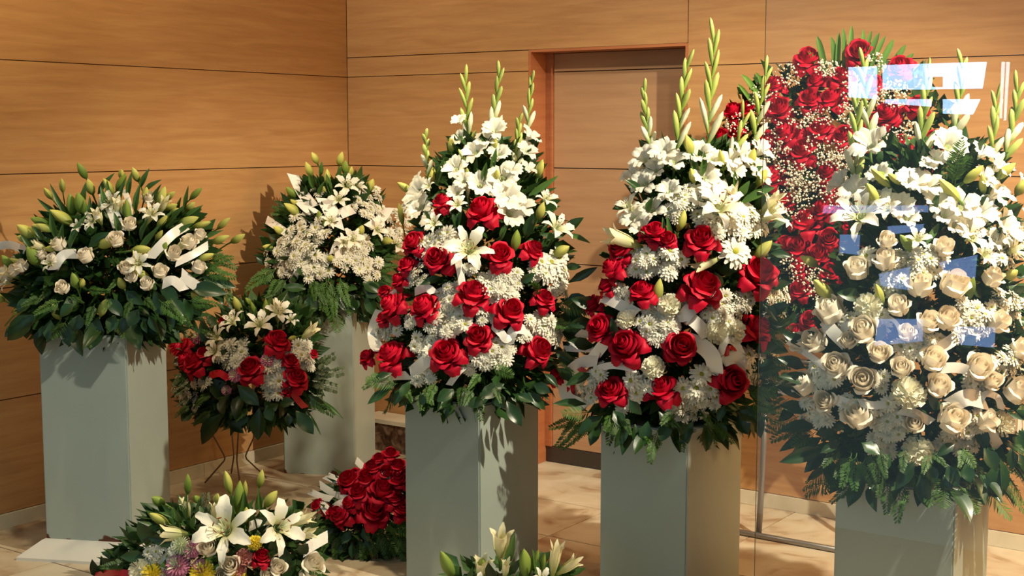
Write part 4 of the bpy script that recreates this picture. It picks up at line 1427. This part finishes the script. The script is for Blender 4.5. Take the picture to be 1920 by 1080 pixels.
# ------------------------------------------------------------------ 6 all white arrangement behind the glass
a = Arr('flower_arrangement', 'tall all white arrangement of roses and gladioli behind the glass pane', 'flower arrangement', 1725, 4.22,
        [(275, 1605, 1880), (340, 1580, 1905), (420, 1562, 1925), (500, 1540, 1940), (560, 1520, 1950), (620, 1498, 1955), (680, 1482, 1960), (740, 1480, 1960), (800, 1500, 1940), (860, 1540, 1905), (900, 1575, 1875)], .70,
        'funeral flower arrangements', Vector((1.30, 4.26, .64)))
a.foliage(3800, 44, .05, .80)
a.hem(44, 24, 72, 905)
a.read('''
G 1601 355 1608 180 0 17;G 1630 262 1618 115 0 17 8;G 1723 305 1738 134 0 17;G 1784 262 1803 112 6 18 8;G 1856 336 1869 176 0 17;G 1877 306 1907 160 8 18 8
Q 1635 275 70;Q 1580 345 50;Q 1605 360 54;Q 1650 330 44;Q 1710 345 60;Q 1735 350 54;Q 1777 276 62;Q 1740 310 30;Q 1840 290 46;Q 1870 315 50;Q 1755 380 48;Q 1800 390 64;Q 1835 400 60
Q 1865 365 64;Q 1770 405 44;Q 1880 430 64;Q 1815 430 54;Q 1690 390 50;Q 1660 380 44;Q 1915 350 44;Q 1920 420 48;Q 1630 385 48;Q 1860 450 40;Q 1790 425 40;Q 1700 410 44;Q 1755 300 34;Q 1845 335 44
O 1615 408 104;O 1665 395 50;O 1818 447 66;O 1900 470 64;O 1845 480 54;O 1720 450 48
B 1646 382 1625 343 20;B 1668 350 1632 315 16;BG 1662 332 1645 322 10;B 1690 345 1665 325 14;B 1798 375 1760 335 22;B 1808 342 1844 310 18;B 1870 335 1905 305 18;B 1845 362 1840 325 14
B 1562 562 1526 524 26;B 1532 498 1500 480 18;B 1655 570 1642 532 16;BG 1815 560 1826 518 18;B 1885 520 1909 507 20;BG 1718 476 1687 440 22;B 1905 365 1926 335 20
W 1608 506 48;W 1660 490 46;W 1558 585 58;W 1620 620 54;W 1503 645 42;W 1530 640 50;W 1568 685 50;W 1648 662 44;W 1690 690 42;W 1685 575 44;A 1628 575 48;W 1725 537 54;W 1788 535 57;W 1860 522 44
W 1740 605 46;W 1775 600 48;W 1870 605 46;W 1750 675 50;W 1835 690 54;W 1912 655 44;W 1662 452 36;W 1770 465 40;W 1475 725 38;W 1508 722 48;W 1548 752 42;W 1618 713 54;W 1575 690 44;W 1610 780 58
A 1702 740 62;W 1760 725 48;W 1715 795 40;W 1785 787 60;W 1848 790 46;A 1877 795 46;W 1905 735 54;W 1860 715 38;W 1590 640 34;W 1700 625 34
K 1700 500 44 14 28;K 1740 490 34 10 28;K 1665 530 22 4 36;D 1625 480 38;K 1815 600 40 12 30;K 1850 590 26 7 28;K 1885 565 24 6 26;K 1910 590 28 7 28;K 1725 640 24 6 30;K 1700 660 20 5 30
K 1895 680 36 9 30;K 1535 705 24 6 30;K 1510 765 24 6 26;K 1538 785 22 6 26;K 1660 780 32 11 28;K 1680 800 24 7 26;K 1650 830 28 7 26;A 1720 845 54;K 1810 815 34 10 30;K 1770 830 16 4 24
K 1820 790 20 5 26;K 1880 470 30 8 28;K 1905 440 20 5 28;K 1560 700 24 5 28;K 1830 720 24 6 26;K 1650 715 16 4 22;K 1585 600 18 4 26;K 1760 640 16 3 24;K 1650 600 18 4 28;K 1590 760 16 4 24
V 16 1478 640 1515 665 1552 692;V 32 1545 598 1560 620 1582 642;V 20 1578 617 1600 605 1612 600;V 26 1565 748 1590 758 1607 767;V 20 1610 755 1640 760 1672 755;V 26 1768 690 1800 690 1832 702
V 30 1743 662 1775 645 1792 633;V 24 1688 768 1715 775 1747 792;V 42 1788 757 1815 745 1847 752;V 16 1833 772 1845 740 1870 745 1877 767;V 38 1883 798 1905 800 1938 807;V 28 1848 798 1862 820 1872 838
V 10 1653 588 1680 605 1692 634
L 1548 840 1465 866 30;L 1520 815 1464 841 22;L 1575 830 1540 847 20;L 1555 855 1555 910 32;L 1575 860 1560 907 20;L 1670 850 1643 892 26;L 1715 865 1680 917 28;L 1725 890 1738 952 30;L 1770 890 1779 938 24
L 1775 870 1796 914 28;L 1845 840 1871 882 32;L 1865 870 1862 932 40;L 1875 860 1891 930 24;L 1895 840 1901 878 24;L 1790 830 1760 852 20;L 1835 800 1850 842 28;L 1840 880 1851 927 20;L 1520 770 1462 760 30;L 1515 740 1460 725 28;L 1530 800 1470 800 30;L 1540 820 1490 850 28;L 1510 690 1462 670 26;L 1525 720 1470 700 28;L 1550 850 1510 880 28;L 1515 650 1475 625 24;L 1615 830 1650 852 32
L 1690 860 1700 892 22;L 1615 556 1573 549 28;N 1760 420 1735 460 14;N 1750 400 1760 360 16;N 1695 560 1690 525 16;L 1590 860 1600 900 26;L 1640 870 1625 905 26;L 1810 870 1820 905 28;L 1740 870 1755 905 26
L 1540 650 1520 620 20;L 1640 640 1660 610 24;L 1800 650 1830 630 26;L 1760 770 1740 740 26;L 1570 800 1530 815 26;L 1700 560 1720 580 22;L 1840 560 1820 530 22;L 1900 800 1925 850 30;L 1490 760 1460 790 24;L 1910 850 1935 890 26
FF 1790 345 1816 268;FF 1785 345 1800 288;FF 1778 330 1822 298;F 1600 850 1578 912;F 1610 850 1598 917 34;F 1625 850 1642 922;F 1520 800 1448 817;FF 1530 810 1488 832;F 1640 840 1645 902;F 1655 840 1660 892
F 1750 850 1730 882;F 1750 845 1772 872;FF 1800 840 1832 872;F 1810 840 1800 872;F 1835 870 1845 892;F 1900 830 1927 852;FF 1500 780 1448 792;F 1590 860 1568 892;F 1490 700 1452 722;F 1660 870 1650 932
F 1700 840 1690 880;F 1480 750 1445 765;F 1580 840 1545 870
''')

# ------------------------------------------------------------------ 7 mixed floor bouquet at the lower left
a = Arr('flower_arrangement', 'mixed floor bouquet with open white lilies, pink and yellow chrysanthemums', 'flower arrangement', 400, 4.86,
        [(940, 330, 500), (980, 250, 585), (1020, 205, 605), (1060, 185, 610), (1110, 195, 600)], .55,
        'funeral flower arrangements', Vector((-1.06, 4.86, 0)))
a.foliage(1300, 42, .35, .9, top=965)
a.read('''
BG 352 925 352 888 14;B 432 925 422 882 16;B 486 912 492 880 14;B 497 950 520 920 18;BG 308 945 284 932 18;B 315 982 280 962 18;B 405 945 408 925 13;BG 370 940 365 930 14
BG 445 960 450 900 20;B 458 935 460 900 10;B 460 980 462 950 14
O 425 995 116;O 520 990 96;C 352 1002 298 1000 42;C 355 968 345 935 24;C 530 985 587 968 32;C 540 1000 592 1000 32;C 405 985 400 945 22
PK 362 1030 34;PK 335 1062 48;PK 375 1062 28;PK 312 1078 26;Y 288 1078 48;Y 380 1075 50;Y 478 1018 30;Y 445 1082 34;Z 340 1023 36;K 300 1042 34 14 22;K 265 1075 24 7 24;A 265 1070 44;W 390 1028 36;W 432 1060 38
W 520 1065 34;W 500 1082 34;W 585 1060 44;R 490 1048 46;SA 458 1045 32;SA 448 1068 26;W 575 1078 34;W 415 1078 28
VR 16 178 1080 215 1073 252 1077;V 28 570 1032 592 1018 614 1006;V 22 468 987 490 978 512 975
L 290 1020 258 980 32;L 345 1020 275 1010 24;L 278 1042 225 1044 24;L 215 1072 218 1028 22;L 185 1085 172 1050 20;L 540 1080 530 1030 28;L 560 1040 577 1020 24;L 555 1050 530 1087 28
L 460 985 455 960 22;L 470 990 502 970 20;N 350 975 348 925 14;N 465 970 455 925 16;N 340 980 325 955 12;N 350 975 298 960 10;N 360 990 365 965 12;L 480 1000 470 970 22;L 385 1000 370 985 26
L 555 952 570 942 20;L 560 955 552 940 18;L 510 1040 520 1005 24;L 440 1030 460 1010 24;N 440 985 432 930 16;N 370 980 372 935 10;N 490 965 484 915 9;N 425 970 440 930 12;L 545 1010 570 990 20
L 200 1080 190 1045 16;L 250 1070 235 1095 22;L 410 1045 400 1015 20;L 320 1005 300 985 22;L 500 1000 530 985 18;E 565 990 600 960 24;E 390 985 385 925 20
F 300 1000 270 1020;F 560 1060 600 1075;F 240 1060 190 1060;F 480 1060 510 1040
''')

# ------------------------------------------------------------------ 8 red rose floor bouquet
a = Arr('flower_arrangement', 'dense red rose bouquet with white ribbons on the floor behind a pedestal', 'flower arrangement', 705, 5.40,
        [(850, 690, 775), (890, 645, 800), (940, 600, 820), (980, 595, 825), (1020, 585, 820), (1050, 610, 800)], .5,
        'funeral flower arrangements', Vector((-.54, 5.42, 0)))
a.foliage(1300, 34, .35, .95, top=900)
a.read('''
R 732 856 40;R 713 864 36;R 748 878 42;R 700 882 46;R 725 888 42;R 690 898 50;R 657 905 58;R 677 925 54;R 715 926 66;R 745 905 54;R 699 962 68;R 643 968 58;R 600 950 36;R 752 957 48;R 737 938 46
R 628 962 36;R 772 900 50;R 778 940 50;R 790 915 46;R 668 895 40;R 660 945 42;R 800 950 44
V 20 612 892 630 900 646 907;V 18 600 909 620 922 640 931;V 16 582 922 600 930 622 936;VX 20 603 940 612 955 622 967;VX 24 618 967 635 948 657 944;VR 16 622 968 637 955 655 955;V 18 635 935 650 935 670 946;V 16 668 863 680 875 690 883
V 12 717 868 717 890 715 902;V 14 663 897 672 888 680 890;A 727 893 15
L 660 1015 660 1048 14;L 670 1010 684 1037 14;L 650 1012 633 1042 14;L 640 1005 620 1035 14;L 685 1005 695 1035 14;L 630 990 605 1010 16;L 660 995 640 1020 18;L 680 990 690 1015 18;L 705 1000 715 1030 16
L 645 1000 648 1035 14;L 672 1020 668 1052 13;L 620 1000 600 1025 14
FF 700 985 742 1042;FF 720 980 760 1002;FF 715 1000 732 1047;FF 735 990 762 1032;FF 700 1000 700 1042;F 620 985 588 1002;F 625 990 600 1032;F 640 1000 620 1052;FF 690 1010 680 1050;FF 740 1010 765 1050
F 605 975 590 990;E 610 1025 600 1056 20;E 640 1035 625 1056 20;FF 750 970 790 1010;FF 770 990 800 1040
''')

# ------------------------------------------------------------------ 9 floor lilies in front of the leftmost gladiolus pedestal
a = Arr('flower_arrangement', 'floor bouquet of opening lilies at the bottom, before the gladiolus pedestals', 'flower arrangement', 955, 4.36,
        [(1040, 860, 1060), (1080, 830, 1085), (1130, 815, 1095), (1170, 850, 1060)], .6,
        'funeral flower arrangements', Vector((-.01, 4.36, 0)))
a.foliage(700, 40, .3, .9, top=1070)
a.read('''
C 938 1050 940 992 46;N 945 1068 966 1000 18;BG 850 1082 826 1032 22;BG 903 1076 905 1045 14;C 900 1087 905 1045 38;BG 985 1080 982 1028 24;BG 997 1067 1010 1030 14;BG 1015 1072 1022 1036 12
C 1035 1082 1046 1017 32;C 1045 1077 1087 1048 28;O 1015 1087 44;L 925 1088 915 1056 22;L 955 1078 972 1053 16;N 990 1090 975 1035 18;N 1010 1090 1000 1030 14;N 880 1095 885 1065 14;C 945 1085 950 1050 24
O 900 1105 60;O 960 1115 60;O 1040 1120 60;L 860 1110 835 1090 26;L 1060 1110 1085 1095 24;W 880 1130 40;W 1000 1130 40;K 940 1130 40 10 28
''')

# ------------------------------------------------------------------ 10 red rose wreath on the easel
PN = (DV + Vector((0, 0, .12))).normalized()
PC = room(2.93, .36, 1.30)
a = Arr('rose_wreath', 'tall oval wreath of red roses and tiny white blossom with palm blades on top', 'wreath', 1560, (PC.y),
        [(110, 1480, 1660), (160, 1400, 1730), (220, 1355, 1765), (320, 1335, 1780), (420, 1380, 1760), (500, 1430, 1700), (580, 1460, 1640), (640, 1485, 1600)], .3,
        None, PC, (PC, PN))
a.foliage(2600, 36, .0, .84, top=125)
a.read('''
T 1548 140 1532 68 13;T 1562 140 1558 69 13;T 1580 140 1580 53 11;T 1592 140 1597 49 11;T 1605 140 1618 55 12;T 1620 140 1648 62 13;T 1635 145 1675 74 13;T 1650 155 1698 84 13;T 1665 160 1713 100 13
T 1570 130 1573 62 10;T 1612 135 1634 58 10;T 1628 140 1660 68 10;T 1430 200 1390 140 14;T 1440 190 1417 136 10;T 1425 215 1383 157 9;T 1680 175 1735 122 12;T 1540 140 1514 95 10
R 1516 116 62;R 1611 100 58;R 1578 148 50;R 1535 155 46;R 1455 165 52;R 1520 190 54;R 1562 191 58;R 1460 206 58;R 1378 212 46;R 1350 265 56;R 1405 205 38;R 1481 250 62;R 1540 247 58;R 1507 286 62;R 1583 258 52
R 1452 334 56;R 1440 265 46;R 1470 380 46;R 1556 326 56;R 1555 352 48;R 1668 215 58;R 1684 280 64;R 1690 128 54;R 1720 200 48;R 1750 265 52;R 1548 396 56;R 1513 421 64;R 1555 447 52;R 1500 465 60
R 1535 478 50;R 1472 462 46;R 1640 330 48;R 1600 420 46;R 1502 546 54;R 1560 515 50;R 1500 505 44;R 1595 512 46;R 1690 340 48;R 1740 320 46;R 1520 602 44;R 1490 622 36;R 1480 285 46;R 1400 290 46;R 1635 160 46
R 1640 230 46;R 1620 280 46;R 1410 340 44;R 1440 400 44;R 1720 370 46;R 1660 400 46;R 1640 460 46;R 1550 575 42;R 1690 440 42;R 1600 560 40;R 1380 250 36
L 1520 440 1560 470 26;L 1470 475 1500 450 22;L 1440 500 1480 480 20;L 1590 470 1570 500 24;L 1500 580 1480 610 20;L 1460 540 1440 570 18
F 1500 560 1510 590 24;F 1500 545 1490 580 24;F 1760 300 1790 280 24
''')
# clouds of tiny white blossom between the roses
gb = MB()
oct_v = [(1, 0, 0), (-1, 0, 0), (0, 1, 0), (0, -1, 0), (0, 0, 1), (0, 0, -1)]
oct_f = [(0, 2, 4), (2, 1, 4), (1, 3, 4), (3, 0, 4), (2, 0, 5), (1, 2, 5), (3, 1, 5), (0, 3, 5)]
gr = random.Random(5)
for gx, gy, rad in ((1480, 140, 24), (1555, 125, 20), (1597, 150, 18), (1430, 178, 24), (1385, 232, 22), (1540, 220, 24), (1592, 222, 20), (1440, 240, 26), (1500, 222, 22), (1470, 300, 26), (1585, 300, 22),
                    (1515, 348, 26), (1540, 345, 16), (1500, 392, 24), (1560, 372, 20), (1480, 325, 24), (1670, 180, 26), (1705, 250, 24), (1640, 118, 20), (1680, 168, 20), (1502, 512, 22), (1480, 492, 16),
                    (1530, 540, 22), (1530, 270, 20), (1600, 340, 20), (1425, 200, 20), (1490, 640, 16), (1640, 300, 24), (1720, 300, 22), (1590, 190, 18), (1620, 200, 18), (1575, 280, 20), (1420, 305, 20),
                    (1650, 360, 22), (1600, 380, 20), (1535, 520, 18), (1465, 270, 18), (1505, 330, 22), (1545, 130, 16), (1565, 300, 16), (1490, 360, 22), (1660, 250, 18), (1545, 300, 14)):
    for k in range(int(rad * 3.0)):
        q = rad * sqrt(gr.random())
        t = gr.random() * 6.283
        p = a.surf(gx + q * cos(t) * 1.15, gy + q * sin(t), gr.uniform(.02, .085)) - a.o.location
        r = gr.uniform(.0035, .0062)
        gb.add([Vector(v) * r + p for v in oct_v], oct_f)
o = new('baby_breath', gb.mesh('baby_breath', M['gyp'], True), a.o)
o['kind'] = 'stuff'
o['label'] = 'clouds of tiny white blossom between the roses'
